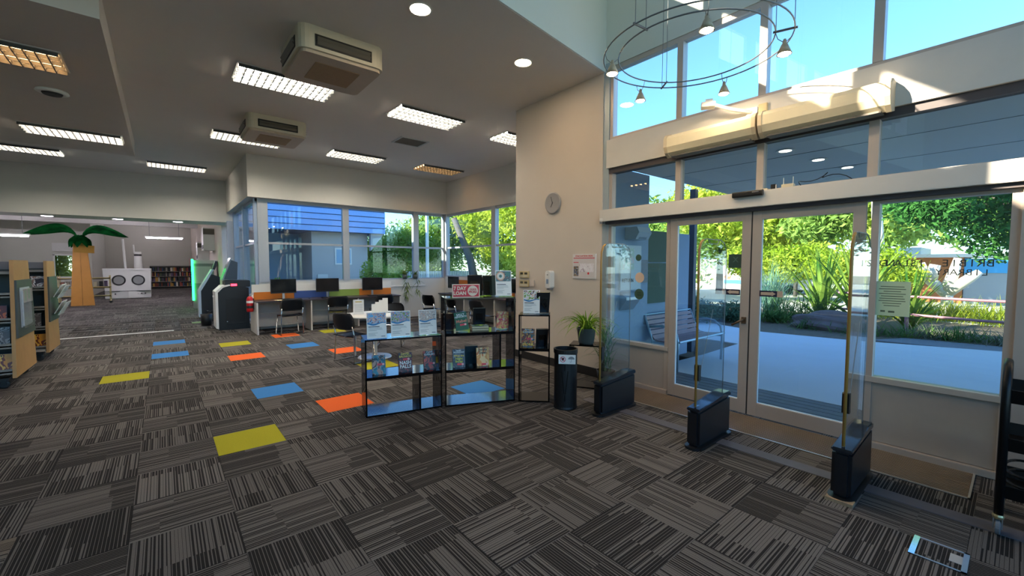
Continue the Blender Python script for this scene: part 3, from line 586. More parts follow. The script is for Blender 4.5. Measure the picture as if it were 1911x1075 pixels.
# ------------------------------------------------------------------ display units
SMK = smoked('smoked_acrylic', 0.55); EDGE = mat('black_acrylic', '#08080a', 0.08)
def unit(name, x, y, deg, w_, d, tiers, label, divs=()):
    """stack of black acrylic boxes; local x along the front, y to the back"""
    t = thing(name, label, 'display shelf', (x, y, 0), math.radians(deg)); e = .016; z = 0.004
    for k, h in enumerate(tiers):
        for nm, bb in (('shelf', (0, w_, 0, d, z, z + e)), ('shelf', (0, w_, 0, d, z + h - e, z + h - .001))): MB().box(*bb).build(nm, EDGE, t, bevel=.002)
        for xx in (0, w_ - e * .7): MB().box(xx, xx + e * .7, .006, d, z + e, z + h - e).build('side_panel', SMK, t)
        f_ = MB()
        for xx in (0, w_ - e): f_.box(xx, xx + e, -.004, .008, z, z + h)
        f_.box(0, w_, -.004, .002, z, z + e).box(0, w_, -.004, .002, z + h - e, z + h - .001); f_.build('front_edge', EDGE, t)
        if k < len(divs) and divs[k]:
            MB().box(divs[k], divs[k] + .012, .0, d, z + e, z + h - e).build('divider', SMK, t); MB().box(divs[k] - .004, divs[k] + .016, -.004, .004, z + e, z + h - e).build('front_edge', EDGE, t)
        z += h
    return t
uL = unit('acrylic_display_unit', 1.547, 4.208, -14.19, .80, .36, (.395, .405), 'low two tier black acrylic display unit topped with three flyers', (.55,))
uM = unit('acrylic_display_unit', 2.35, 3.995, -23.57, .80, .36, (.39, .405, .405), 'tall three tier black acrylic display unit under the red loan sign', (None, .62))
uR = unit('acrylic_display_unit', 3.095, 3.625, -45.1, .355, .33, (.6, .4), 'narrow black acrylic display tower beside the cream wall', ())
def place(u, x, y, z, rz=0):
    a = u.rotation_euler.z; c, s_ = math.cos(a), math.sin(a); return (u.location.x + c * x - s_ * y, u.location.y + s_ * x + c * y, z), a + rz
WAVE = mat('blue_wave_print', '#2f76a8', 0.5)
def flyer(u, x, y, z, w_, h, pic, label, wave=True, title='', tilt=.12):
    loc, a = place(u, x, y, z); t = thing('flyer_stand', label, 'flyer', loc, a); M_ = RX(-tilt)
    MB().box(-w_ / 2, w_ / 2, -.003, .0, .006, h, M_).build('sheet', PAPER, t)
    MB().box(-w_ / 2 + .006, w_ / 2 - .006, -.0036, -.003, h * .58, h - .008, M_).build('photo_print', pic, t)
    if wave:
        n = 14; tp = [(-w_ / 2 + .006 + (w_ - .012) * k / n, h * (.60 + .03 * math.sin(k / n * 6.0 + 2.6))) for k in range(n + 1)]; bt = [(p, q - h * (.05 + .015 * math.sin(i * .4))) for i, (p, q) in enumerate(tp)]
        MB().prism(tp + bt[::-1], -.0042, -.0036, 'y', M_).build('wave_print', WAVE, t)
        MB().prism(bt + [(w_ / 2 - .006, h * .5), (-w_ / 2 + .006, h * .5)], -.0041, -.0030, 'y', M_).build('white_print', PAPER, t)
    b = MB()
    for k, f_ in enumerate((.8, .85, .5, 0, .55, .4, .45)):
        if f_: b.box(-w_ / 2 + .015, -w_ / 2 + .015 + (w_ - .03) * f_, -.0046, -.0040, h * (.40 - .045 * k), h * (.40 - .045 * k) + .003, M_)
    b.box(w_ / 2 - .055, w_ / 2 - .015, -.0046, -.003, .022, .03, M_); b.build('printed_lines', GREYINK, t)
    MB().box(-w_ / 2 + .015, w_ * .15, -.0046, -.0040, h * .45, h * .45 + .007, M_).build('printed_title', INK, t)
    # clear stand
    MB().box(-w_ / 2, w_ / 2, 0, .09, 0, .003).box(-w_ / 2, w_ / 2, .0005, .003, .003, h, M_).build('stand', CLEAR, t)
    return t
P1 = picture('fl_hands', ['#5aa7d8', '#e5b99c', '#c98f79', '#7fb8d6', '#7b4f6f', '#e7c7b0'], 22); P2 = picture('fl_group', ['#3f7a2d', '#9db86a', '#c94f6a', '#5fa6d2', '#2f5f9a', '#d8cfae', '#35612a'], 40)
P3 = picture('fl_mosaic', ['#c9a08a', '#8e8986', '#e0d6ca', '#5b5c60', '#d2b8a6', '#b2aaa2'], 34); P4 = picture('fl_tea', ['#4f7f86', '#7a6f66', '#3c5a60', '#86a6a0'], 16); P5 = picture('fl_child', ['#78923c', '#8fa64e', '#dfe3e6', '#e5c3ad', '#5a3a2a', '#cfd8e2'], 14)
flyer(uL, .125, .03, .804, .195, .275, P1, 'flyer with hands photo standing at the open end of the low display unit')
flyer(uL, .375, .06, .804, .205, .275, P2, 'flyer with outdoor group photo between two other flyers on the low display unit')
flyer(uL, .665, .06, .804, .195, .275, P3, 'flyer with pale stone photo next to the tall display unit')
fm = flyer(uM, .70, .12, 1.204, .19, .3, P4, 'flyer with teacup photo on the tall display unit', wave=False)
for r, dx, m_ in ((.052, -.035, mat('cup_peach', '#d9a582', .5)), (.04, -.035, mat('cup_pale', '#dcd8cd', .5)), (.018, -.035, mat('cup_teal', '#4d7f78', .5)), (.03, .055, mat('cup_teal'))):
    MB().lathe([(r, 0), (r, .0012)], n=24, M=RX(-.12) @ T(dx, -.0035 - .0006 * (.06 - r) / .01, .235 if dx < 0 else .262) @ RX(PI / 2)).build('cup_print', m_, fm)
flyer(uR, .14, .10, 1.004, .19, .275, P5, 'flyer with reading child photo on the narrow display tower')
sg = thing('loan_sign', 'red and cream seven day loan sign on the tall display unit', 'sign', *place(uM, .245, .05, 1.204))
MB().box(-.155, .155, -.006, 0, 0, .15).build('board', mat('sign_cream', '#efd9bf', .5), sg); MB().box(-.145, .145, -.0072, -.006, .01, .14).build('red_panel', mat('sign_red', '#cf2f3c', .45), sg)
text('7 DAY', .055, mat('sign_cream'), sg, (-.07, -.0078, .102), bold=.0022, sx=.9); text('LOAN', .055, mat('sign_cream'), sg, (-.07, -.0078, .048), bold=.0022, sx=.95)
MB().lathe([(.058, 0), (.058, .0012)], n=32, M=T(.075, -.0072, .075) @ RX(PI / 2)).build('round_panel', mat('sign_cream'), sg)
text('QUICK', .024, mat('sign_red'), sg, (.078, -.0092, .091), bold=.001); text('PICKS', .034, mat('sign_red'), sg, (.075, -.0092, .062), bold=.0015)
MB().box(-.1, .1, 0, .08, 0, .004).build('foot', CLEAR, sg)
STK = mat('loan_sticker', '#e0444e', .5)
def book(u, x, y, z, w_, h, cover, pages, texts, label, rz=0, th=.03, tilt=.2, sticker=(0, .3), stand=True, roll=0, cat='book'):
    loc, a = place(u, x, y, z, rz); t = thing('book', label, cat, loc, a); M_ = RX(-tilt) @ RY(roll); lift = .012 + abs(math.sin(roll)) * w_ / 2
    M_ = T(0, 0, lift) @ M_
    MB().box(-w_ / 2 + .002, w_ / 2 - .003, .002, th - .002, .003, h - .003, M_).build('page_block', mat('book_pages', '#d8c8a4', .8), t)
    cv = MB().box(-w_ / 2, w_ / 2, 0, .002, 0, h, M_).box(-w_ / 2, w_ / 2, th - .002, th, 0, h, M_).box(-w_ / 2, -w_ / 2 + .002, 0, th, 0, h, M_).build('cover', cover, t)
    for s_, sz, fy, m_, sx in texts:
        o = text(s_, sz, m_, cv, (0, 0, 0), bold=sz * .02, sx=sx); o.matrix_local = M_ @ T(0, -.0015, h * fy) @ RX(PI / 2)
    if sticker:
        MB().box(sticker[0] - .036, sticker[0] + .036, -.0014, -.0002, h * sticker[1] - .011, h * sticker[1] + .011, M_).build('loan_sticker', STK, t)
        MB().lathe([(.012, 0), (.012, .001)], n=16, M=M_ @ T(sticker[0] + .025, -.0014, h * sticker[1]) @ RX(PI / 2)).build('sticker_dot', mat('sticker_pink', '#f0b6b0', .5), t)
    if stand: MB().box(-w_ * .35, w_ * .35, -.03, .1, 0, .003).box(-w_ * .35, w_ * .35, -.03, -.027, .003, .02).box(-w_ * .3, w_ * .3, th, th + .003, .01, h * .7, M_).build('easel', CLEAR, t)
    return t
CW_ = mat('cover_white', '#f2efe8', .5); CY = mat('cover_yellow', '#f0cf58', .5); CO = mat('cover_orange', '#e88a3a', .5); CDK = mat('cover_ink', '#26262a', .5)
book(uL, .15, .10, .4, .135, .205, picture('cv_a', ['#1c5e70', '#2f7f93', '#b08a78', '#3a2a26', '#1f4450'], 11), None, [('MAGRO', .036, .78, mat('cover_navy', '#12303a', .5), 1.0)], 'teal covered paperback at the open end of the low display unit', rz=-.05, sticker=(.02, .52))
book(uL, .43, .11, .4, .145, .205, picture('cv_b', ['#5a1512', '#2a0d0c', '#8a2a20', '#1a1212'], 14), None, [('DAVID', .03, .93, CY, 1.0), ('BALDACCI', .03, .80, CY, .9), ('NASH', .05, .47, CW_, .95), ('FALLS', .05, .27, CW_, .95)], 'dark red book with yellow and white lettering on the low display unit', sticker=(.01, .65))
book(uL, .70, .12, .4, .135, .2, picture('cv_c', ['#17191b', '#20262a', '#c2452c', '#2a1b18', '#141618'], 12), None, [('CLIVE', .028, .93, CW_, 1.0), ("CUSSLER'S", .027, .80, CW_, .95)], 'black book with white lettering and fiery picture on the low display unit', sticker=(.02, .3))
book(uM, .215, .10, .81, .145, .205, mat('cover_green', '#1f5a34', .45), None, [('SALLY', .034, .86, CW_, 1.0), ('HEPWORTH', .027, .74, CW_, .95), ('Mabel', .046, .50, mat('cover_salmon', '#e08a6a', .5), 1.1)], 'dark green book with white lettering tilted on the tall display unit', roll=-.13, sticker=(.015, .3))
book(uM, .69, .14, .81, .14, .2, picture('cv_d', ['#d9533f', '#e9c257', '#c6402f', '#e8894a', '#ecd08a', '#d2604a'], 16), None, [], 'orange-red book with pale yellow patches on the tall display unit', roll=.07, sticker=(-.015, .52))
book(uM, .17, .08, .4, .14, .205, picture('cv_e', ['#4a5058', '#3a4048', '#6a7076', '#525a52'], 8), None, [('MARK', .02, .92, CW_, 1.0), ('BILLINGHAM', .022, .83, CW_, .95), ('What the', .03, .64, CY, 1.0), ('Night', .036, .48, mat('cover_lime', '#cfd03a', .5), 1.0), ('Brings', .034, .33, mat('cover_lime'), 1.0)], 'grey book with lime lettering on the tall display unit', sticker=(.015, .18))
book(uM, .445, .08, .4, .145, .21, picture('cv_f', ['#e9b05a', '#e2953f', '#f0c987', '#d97a35', '#eec78a'], 7), None, [('Danielle', .034, .88, CDK, .9), ('Steel', .045, .72, CDK, 1.0)], 'golden orange book with dark script on the tall display unit', sticker=(.02, .1))
book(uR, .10, .12, .61, .15, .205, picture('cv_g', ['#1f5a66', '#d98a2c', '#2a3a3c', '#a6441f', '#e5b04a', '#1c2a2c'], 12), None, [('Bernard', .026, .93, CW_, .9), ('Cornwell', .036, .81, CW_, .9), ('STORM', .038, .1, CY, 1.0)], 'fiery teal and orange book on the narrow display tower', sticker=(.02, .42))
BKB = mat('cover_black', '#121214', .35)
book(uM, .42, .23, .865, .145, .2, BKB, None, [], 'black backed book standing on two flat books in the tall display unit', rz=PI, sticker=None)
book(uM, .06, .27, .81, .145, .2, mat('cover_brown', '#4a281c', .4), None, [], 'brown backed book turned away on the top shelf of the tall display unit', rz=PI, sticker=None)
book(uM, .33, .27, .4, .145, .225, mat('cover_navy', '#12303a', .5), None, [], 'navy backed book turned away on the middle shelf of the tall display unit', rz=PI, sticker=None)
book(uR, .255, .16, .61, .14, .215, BKB, None, [], 'black backed book turned away on the narrow display tower', rz=PI + .2, sticker=None)
book(uR, .255, .2, 1.004, .16, .245, BKB, None, [], 'tall black backed book turned away on top of the narrow display tower', rz=PI + .3, sticker=None)
book(uM, .40, .27, 1.204, .16, .235, BKB, None, [], 'thick standing book with tan pages behind the red loan sign', rz=PI - .5, th=.06, tilt=.05, sticker=None)
book(uM, .585, .27, 1.204, .15, .23, mat('cover_darkgreen', '#22302a', .4), None, [], 'thick standing book with tan page edges beside the teacup flyer', rz=PI - 1.0, th=.06, tilt=.05, sticker=None)
for k, (z_, w_, m_) in enumerate(((.805, .2, mat('cover_tan', '#7d6a4a', .6)), (.835, .2, BKB))):
    loc, a = place(uM, .43, .22, z_); t = thing('book', ['tan book lying flat at the bottom of a pair on the tall display unit', 'black backed book lying flat on top of a tan book on the tall display unit'][k], 'book', loc, a)
    MB().box(-w_ / 2, w_ / 2, -.07, .07, 0, .003).box(-w_ / 2, w_ / 2, -.07, .07, .026, .029).box(-w_ / 2, w_ / 2, .067, .07, 0, .029).build('cover', m_, t); MB().box(-w_ / 2 + .004, w_ / 2 - .004, -.066, .066, .003, .026).build('page_block', mat('book_pages'), t)
# ------------------------------------------------------------------ bin, plant stand, plant
bn = thing('umbrella_bin', 'black slotted cylindrical bin with icon sign beside the display tower', 'bin', (3.385, 3.165, 0))
MB().lathe([(.125, 0), (.13, .01), (.125, .03), (.125, .6), (.132, .61), (.132, .655), (.118, .655), (.115, .1)], n=32).build('drum', mat('bin_black', '#14171a', .45), bn, smooth=False)
va = math.atan2(-3.165, -3.385)
def slot(a0, z0, a1, z1): MB().tube([(.1265 * math.cos(va + a0), .1265 * math.sin(va + a0), z0), (.1265 * math.cos(va + a1), .1265 * math.sin(va + a1), z1)], .005, 6).build('slot', mat('slot_black', '#020202', .9), bn)
slot(-.05, .10, -.05, .17); slot(0, .18, .22, .43); slot(-.1, .18, -.32, .43); slot(-.05, .43, -.05, .5)
sgn = MB().box(.132, .135, -.075, .105, .51, .61).build('icon_sign', PAPER, bn, rot=(0, 0, va))
MB().tube([(.136, -.03 + .028 * math.cos(q * PI / 12), .56 + .028 * math.sin(q * PI / 12)) for q in range(24)], .003, 5, closed=True).tube([(.136, -.05, .58), (.136, -.01, .54)], .003, 5).build('no_sign', REDINK, sgn)
MB().prism([(-.04, .548), (-.02, .548), (-.016, .575), (-.044, .575)], .1352, .1362, 'x').build('cup_icon', INK, sgn)
MB().prism([(.06 + .034 * math.cos(q * PI / 10), .562 + .03 * math.sin(q * PI / 10)) for q in range(11)], .1352, .1362, 'x').build('umbrella_icon', GREYINK, sgn)
MB().tube([(.136, .06, .562), (.136, .06, .535), (.136, .052, .53), (.136, .045, .537)], .002, 5).build('umbrella_handle', GREYINK, sgn)
uS = unit('plant_stand', 3.98, 3.66, -58, .42, .3, (.55,), 'low black acrylic cube stand under the spider plant')
uS['category'] = 'plant stand'
pl = thing('spider_plant', 'green spider plant in a grey pot on the black cube stand', 'plant', place(uS, .2, .1, .556)[0]); pl.scale = (1.15, 1.15, 1.15)
MB().lathe([(.075, 0), (.085, .02), (.105, .17), (.11, .18), (.1, .18), (.095, .15)], n=24).build('pot', mat('pot_grey', '#4f5654', .5), pl, smooth=True)
MB().lathe([(.09, .14), (.0, .16)], n=16).build('soil', mat('soil', '#2b2118', .95), pl)
SPI = leafmat('spider_leaf', '#3f6a1c', '#9dbb4a', .3, 12)
sp_me = [blade_mesh('leaf', SPI, [(L_, .022, 0, ln, dr)], 8) for L_, ln, dr in ((.34, .35, 2.0), (.42, .6, 2.0), (.3, .15, 1.3), (.38, .9, 1.9), (.48, .45, 2.4))]
for k in range(84): link(sp_me[k % 5], 'leaf', pl, (.03 * math.cos(k * 2.4), .03 * math.sin(k * 2.4), .15), (0, 0, k * 2.399 + random.uniform(-.2, .2)))
tr_ = thing('trailing_plant', 'feathery trailing plant growing up from the floor behind the first gate', 'plant', (4.42, 3.42, 0))
MB().lathe([(.09, 0), (.12, .2), (.11, .2), (.1, .02)], n=20).build('pot', BLACK, tr_, smooth=True)
tspec = [(random.uniform(.25, .5), .012, random.uniform(0, 6.28), random.uniform(.1, .7), random.uniform(.8, 2.2), (random.uniform(-.06, .06), random.uniform(-.06, .06), random.uniform(.15, .62))) for k in range(120)]
tag(link(blade_mesh('leaves', leafmat('trail_leaf', '#2f5a2c', '#7ea66a', .3, 9), tspec), 'leaves', tr_), kind='stuff')
# ------------------------------------------------------------------ black trolley
ty = thing('book_trolley', 'black metal trolley with hooped ends at the edge of the entrance', 'trolley', (3.7, 0.06, 0))
BM = mat('trolley_black', '#121315', .35, .4)
for y in (-.03, -.75):
    MB().tube([(0, y, .11), (0, y, .85), (.03, y, .93), (.1, y, .98), (.2, y, .995), (.3, y, .98), (.37, y, .93), (.4, y, .85), (.4, y, .11)], .02, 10).build('end_hoop', BM, ty, smooth=True)
    MB().tube([(.05, y - .01, .62), (.05, y - .01, .82), (.09, y - .01, .89), (.2, y - .01, .92), (.31, y - .01, .89), (.35, y - .01, .82), (.35, y - .01, .62)], .009, 8).build('inner_hoop', BM, ty, smooth=True)
for z in (.22, .5, .78): MB().prism([(0, z + .08), (.02, z), (.38, z), (.4, z + .08), (.39, z + .08), (.37, z + .012), (.03, z + .012), (.01, z + .08)], -.74, -.04, 'y').build('shelf', BM, ty)
for z in (.3, .36): MB().tube([(.2 + .17 * math.cos(q * PI / 12), -.12 + .08 * math.sin(q * PI / 12), z) for q in range(24)], .008, 6, closed=True).build('basket_ring', BM, ty)
for x in (0, .4):
    for y in (-.03, -.75):
        c_ = MB().lathe([(.022, .1), (.026, .115), (.022, .125)], x, y, 14).build('caster', mat('caster_brass', '#c9b98a', .3, .7), ty)
        MB().lathe([(.042, -.012), (.048, -.008), (.048, .008), (.042, .012)], n=20, M=T(x + .012, y, .05) @ RX(PI / 2)).build('wheel', mat('wheel_grey', '#77787a', .5), c_)
        MB().box(x - .016, x + .03, y - .02, y - .014, .045, .105).box(x - .016, x + .03, y + .014, y + .02, .045, .105).build('fork', STEEL, c_)
# ------------------------------------------------------------------ computer nook
DTOP = mat('desk_top_dark', '#3c3336', .35); DWH = mat('desk_white', '#d8d5cf', .6, noise=.03); DLEG = mat('desk_leg_cream', '#c9c2b6', .6); PANELG = mat('desk_modesty', '#a9a298', .7, noise=.08, nscale=8)
SEATC = {'orange': mat('panel_orange', '#c9701c', .7), 'blue': mat('panel_blue', '#2f4a86', .7), 'green': mat('panel_green', '#7d9440', .7)}
dk = thing('computer_desk', 'long computer desk with orange blue and green screen panels under the windows', 'desk', (1.57, 10.76, 0))
MB().box(0, 3.4, 0, .66, .715, .745).build('desk_top', DTOP, dk)
MB().box(0, .03, 0, .9, 0, .715).box(0, .03, .6, .66, .745, 1.1).build('end_panel', DWH, dk)
for x in (1.12, 2.24, 3.37): MB().box(x, x + .03, .02, .6, 0, .715).build('leg_panel', DLEG, dk)
MB().box(.03, 3.4, .5, .52, .12, .42).build('modesty_panel', PANELG, dk); MB().box(.03, 3.4, .5, .52, .43, .7).build('modesty_panel', PANELG, dk)
MB().box(0, 3.4, .63, .66, .92, 1.1).build('white_screen', DWH, dk)
for x0, x1, c_ in ((0.03, .9, 'orange'), (.9, 1.72, 'blue'), (1.72, 2.5, 'green'), (2.5, 3.4, 'orange')): MB().box(x0, x1 - .004, .63, .66, .745, .918).build('screen_panel', SEATC[c_], dk)
SCR = mat('dark_screen', '#0c0e14', .12)
def monitor(x, y, z, rz, label, w_=.55):
    t = thing('monitor', label, 'monitor', (x, y, z), rz, 'switched off monitors')
    MB().box(-.12, .12, -.08, .08, 0, .01).build('base', BLACK, t); MB().box(-.025, .025, .02, .04, .01, .2).build('neck', STEEL, t)
    MB().box(-w_ / 2, w_ / 2, -.015, .02, .14, .48).build('bezel', BLACK, t, bevel=.003); MB().box(-w_ / 2 + .012, w_ / 2 - .012, -.0165, -.015, .165, .468).build('screen', SCR, t)
    return t
monitor(2.2, 11.2, .745, 0, 'black switched off monitor at the orange end of the desk'); monitor(3.2, 11.2, .745, 0, 'black switched off monitor before the blue and green panels'); monitor(4.36, 11.2, .745, 0, 'black switched off monitor at the far orange panel')
def keyboard(x, y, label):
    t = thing('keyboard', label, 'keyboard', (x, y, .745)); MB().box(-.21, .21, -.07, .07, 0, .018).build('case', BLACK, t, bevel=.004)
    for r in range(4): MB().box(-.195, .195, -.055 + r * .03, -.03 + r * .03, .018, .022).build('key_row', mat('key_grey', '#2b2d31', .5), t)
keyboard(3.2, 10.95, 'black keyboard before the middle monitor'); keyboard(4.36, 10.95, 'black keyboard before the far monitor')
MB().box(-.2, .2, -.1, .1, 0, .003).build('desk_mat', mat('cream_pad', '#d9c79a', .7), loc=(2.15, 10.9, .745), label='cream paper pad on the desk before the nearest monitor', cat='desk pad')
MB().lathe([(.03, 0), (.032, .012), (.02, .026), (.002, .03)], n=16).build('mouse', mat('mouse_blue', '#27324e', .3), loc=(2.72, 10.95, .745), smooth=True, label='small dark mouse on the desk between two monitors', cat='mouse')
CHB = mat('chair_black', '#15161a', .55)
def chair_proto():
    t = thing('stacking_chair', 'x', 'chair', group='black stacking chairs')
    def seat(u, v): x = (u - .5) * .46; y = (v - .5) * .44; return (x, y, .45 - .02 * math.cos((u - .5) * PI) - .03 * max(0, v - .8) * 5 * .5)
    MB().grid(seat, 8, 8).build('seat', CHB, t, smooth=True, thick=.02)
    def back(u, v):
        w_ = .25 * (1 - .25 * abs(v * 2 - 1) ** 3); x = (u * 2 - 1) * w_; return (x, -.24 - .05 * v + .07 * (u * 2 - 1) ** 2 - .0, .54 + .27 * v)
    MB().grid(back, 10, 8).build('backrest', CHB, t, smooth=True, thick=.022)
    for sx in (-1, 1):
        MB().tube([(sx * .2, .2, .43), (sx * .235, .23, .0125), (sx * .235, -.2, .0125), (sx * .23, -.19, .05), (sx * .215, -.17, .44), (sx * .215, -.21, .6)], .0115, 8).build('leg_frame', CHROME, t, smooth=True)
    MB().tube([(-.2, .15, .42), (.2, .15, .42)], .01, 8).build('stretcher', CHROME, t); MB().tube([(-.215, -.16, .42), (.215, -.16, .42)], .01, 8).build('stretcher', CHROME, t)
    return t
ch = chair_proto(); ch.location = (2.18, 10.52, 0); ch.rotation_euler.z = .05; ch['label'] = 'black stacking chair drawn up to the first monitor'
dup(ch, (3.3, 10.75, 0), -.25, 'black stacking chair drawn up to the middle monitor')
dup(ch, (4.3, 10.5, 0), .1, 'black stacking chair drawn up to the far monitor')
dup(ch, (2.36, 6.9, 0), -1.2, 'black stacking chair beside the round white table')
dup(ch, (3.35, 7.75, 0), 2.6, 'black stacking chair beyond the round white table')
dup(ch, (5.35, 9.6, 0), -1.4, 'black stacking chair nearest the corner of the side desk'); dup(ch, (5.5, 8.7, 0), -1.65, 'black stacking chair at the middle of the side desk'); dup(ch, (5.45, 7.6, 0), -1.5, 'black stacking chair at the end of the side desk')
tb = thing('round_table', 'round white topped table with cream post', 'table', (2.74, 6.98, 0))
MB().lathe([(.5, 0), (.51, .01), (.5, .025)], z=.71, n=40).build('table_top', mat('table_white', '#dcd9d2', .35), tb, smooth=False); MB().lathe([(.04, .02), (.04, .71)], n=16).build('post', DLEG, tb); MB().lathe([(.28, 0), (.26, .02), (.05, .035)], n=28).build('base', STEEL, tb)
for k, (x, y, h, w_, lab) in enumerate(((2.5, 7.05, .25, .17, 'upright white table notice with yellow heading'),)):
    t = thing('table_notice', lab, 'notice', (x, y, .735), -.35); MB().box(-w_ / 2, w_ / 2, 0, .003, 0, h, RX(-.08)).build('sheet', PAPER, t); MB().box(-w_ / 2, w_ / 2, 0, .07, 0, .003).build('foot', CLEAR, t)
    MB().box(-.05, .05, -.001, 0, h - .045, h - .03, RX(-.08)).build('heading', mat('yellow_print', '#c9b04a', .6), t); b = MB()
    for q in range(6): b.box(-.065, .065, -.001, 0, h - .09 - q * .022, h - .086 - q * .022, RX(-.08))
    b.build('printed_lines', GREYINK, t)
bh = thing('brochure_holder', 'clear holder of white brochures on the round table', 'brochure holder', (2.88, 7.02, .735), -.4)
for k in range(4): MB().box(-.16 + k * .06, -.07 + k * .06, k * .025, k * .025 + .006, .0, .16 + k * .035, RX(-.15)).build('brochure', PAPER, bh)
MB().box(-.17, .18, -.01, .12, 0, .004).build('tray', CLEAR, bh)
# side desk under the right hand windows
sk = thing('side_desk', 'dark topped desk with orange screen panel below the side windows', 'desk', (6.2, 6.9, 0))
MB().box(0, .62, 0, 4.0, .715, .745).build('desk_top', DTOP, sk); MB().box(.6, .63, 0, 4.0, .745, 1.12).build('screen_panel', SEATC['orange'], sk); MB().box(.55, .57, 0, 4.0, .1, .7).build('modesty_panel', PANELG, sk)
for y in (0, 1.3, 2.65, 3.97): MB().box(.02, .55, y, y + .03, 0, .715).build('leg_panel', DLEG, sk)
monitor(6.5, 10.55, .745, -PI / 2, 'black switched off monitor in the corner of the side desk'); monitor(6.5, 7.75, .745, -PI / 2, 'black switched off monitor at the open end of the side desk'); monitor(6.5, 9.1, .745, -PI / 2, 'black switched off monitor at the middle of the side desk')
MB().box(4.95, 6.2, 11.68, 11.72, .93, .95).build('wall_duct', WHITE, label='thin white cable duct on the low wall beside the hanging plants', cat='cable duct')
for x, n_, L_, lab in ((5.52, 46, .75, 'long hanging plant in a grey pot on the window sill'), (5.86, 20, .55, 'short sparse hanging plant on the window sill')):
    t = thing('hanging_plant', lab, 'plant', (x, 11.66, 1.14)); MB().lathe([(.06, .004), (.085, .14), (.08, .14), (.055, .02)], n=18).build('pot', mat('pot_grey'), t, smooth=True)
    sp = [(random.uniform(.18, .36), .024, random.uniform(0, 6.28), random.uniform(.1, .8), random.uniform(1.2, 2.4), (random.uniform(-.04, .04), random.uniform(-.04, .04), .12)) for k in range(n_)]
    sp += [(random.uniform(.18, .34), .022, random.uniform(0, 6.28), random.uniform(1.8, 2.6), .6, (random.uniform(-.06, .06), -.1 + random.uniform(-.03, .02), -random.uniform(.0, L_ * .7))) for k in range(n_)]
    tag(link(blade_mesh('leaves', leafmat('sill_leaf', '#4a5f24', '#8f9f50', .3, 9), sp), 'leaves', t), kind='stuff')
ex = thing('fire_extinguisher', 'red fire extinguisher beside the end of the computer desk', 'fire extinguisher', (1.49, 11.1, .5))
MB().lathe([(.06, 0), (.068, .02), (.068, .28), (.05, .33), (.025, .35)], n=22).build('cylinder', mat('extinguisher_red', '#c3161c', .3), ex, smooth=True); MB().lathe([(.0695, .2), (.0695, .25)], n=22).build('label_band', PAPER, ex); MB().lathe([(.0695, .08), (.0695, .14)], n=22).build('label_band', mat('label_black', '#222222', .5), ex)
MB().tube([(0, 0, .35), (0, 0, .38)], .014, 8).tube([(-.01, 0, .37), (.08, -.02, .40)], .009, 6).tube([(-.01, 0, .39), (.08, -.02, .43)], .009, 6).build('valve_handle', STEEL, ex)
MB().box(.03, .08, -.03, .03, .05, .3).build('wall_bracket', BLACK, ex)
# ------------------------------------------------------------------ self service machines (front faces -x)
KB = mat('kiosk_black', '#141518', .45); KW = mat('kiosk_white', '#dcdcda', .4); KBL = mat('kiosk_screen_back', '#232d42', .3)
kk = thing('return_machine', 'black book return machine with white edge and red glowing scanner', 'self service machine', (.93, 12.1, 0))
MB().prism([(.05, 0), (.68, 0), (.68, 1.0), (.25, 1.05), (.14, 1.0), (.05, .9)], 0, .65, 'y').build('body', KB, kk, bevel=.006)
MB().box(.2, .58, -.008, .002, .2, .75).build('side_recess', mat('kiosk_recess', '#0d0e10', .5), kk); MB().box(.2, .58, -.012, 0, .12, .16).build('vent_strip', mat('kiosk_recess'), kk)
MB().prism([(-.0, .05), (.05, .03), (.05, .9), (.16, 1.02), (.3, 1.06), (.29, 1.09), (.14, 1.06), (.0, .92)], -.012, .662, 'y').build('white_edge', KW, kk)
MB().prism(rrect(.2, .72, 1.02, 1.18, .03), .05, .6, 'y').build('scanner_tray', BLACK, kk); MB().box(.32, .44, .04, .05, 1.05, 1.1).build('scanner_light', mat('red_light', '#ff2a3a', .4, emit=4, emit_col='#ff2030'), kk)
MB().prism([(.18, 1.2), (.46, 1.2), (.48, 1.62), (.34, 1.68)], .1, .55, 'y').build('screen_housing', KBL, kk, bevel=.006); MB().prism([(.15, 1.19), (.18, 1.19), (.36, 1.72), (.33, 1.72)], .08, .57, 'y').build('screen', mat('kiosk_screen', '#596478', .15), kk)
MB().box(-.03, .06, .3, .36, .78, .82).build('card_slot', KW, kk); MB().lathe([(.012, 0), (.012, .006)], n=12, M=T(.22, -.008, .2) @ RX(PI / 2)).build('lock', STEEL, kk)
k2 = thing('self_check_machine', 'slanted black self check machine with pale front behind the return machine', 'self service machine', (.78, 15.0, 0))
MB().prism([(.04, 0), (.5, 0), (.5, 1.2), (.32, 1.28), (.18, 1.05), (.04, .8)], 0, .5, 'y').build('body', KB, k2, bevel=.006); MB().prism([(-.02, .05), (.04, .05), (.04, .8), (.2, 1.1), (.36, 1.42), (.31, 1.42), (.14, 1.1), (-.02, .82)], -.01, .51, 'y').build('front_panel', mat('kiosk_pale', '#b9c6d2', .3), k2); MB().box(.3, .36, .1, .4, 1.36, 1.62, RY(.3) @ T(-.4, 0, .1)).build('screen', BLACK, k2)
k3 = thing('lit_sorter', 'tall return chute with glowing green edge strip', 'self service machine', (.72, 18.6, 0))
MB().box(.1, .7, 0, .8, 0, 1.6).build('cabinet', mat('sorter_grey', '#8d8f8a', .5), k3); MB().box(.05, .11, -.03, .03, .3, 1.75).build('light_strip', mat('green_light', '#2dff7a', .4, emit=5, emit_col='#18e860'), k3); MB().box(.1, .62, -.01, 0, .9, 1.5).build('chute_door', mat('sorter_pale', '#c7c9be', .4), k3); MB().box(.1, .8, 0, .8, 1.6, 1.72).build('top_box', DWH, k3)
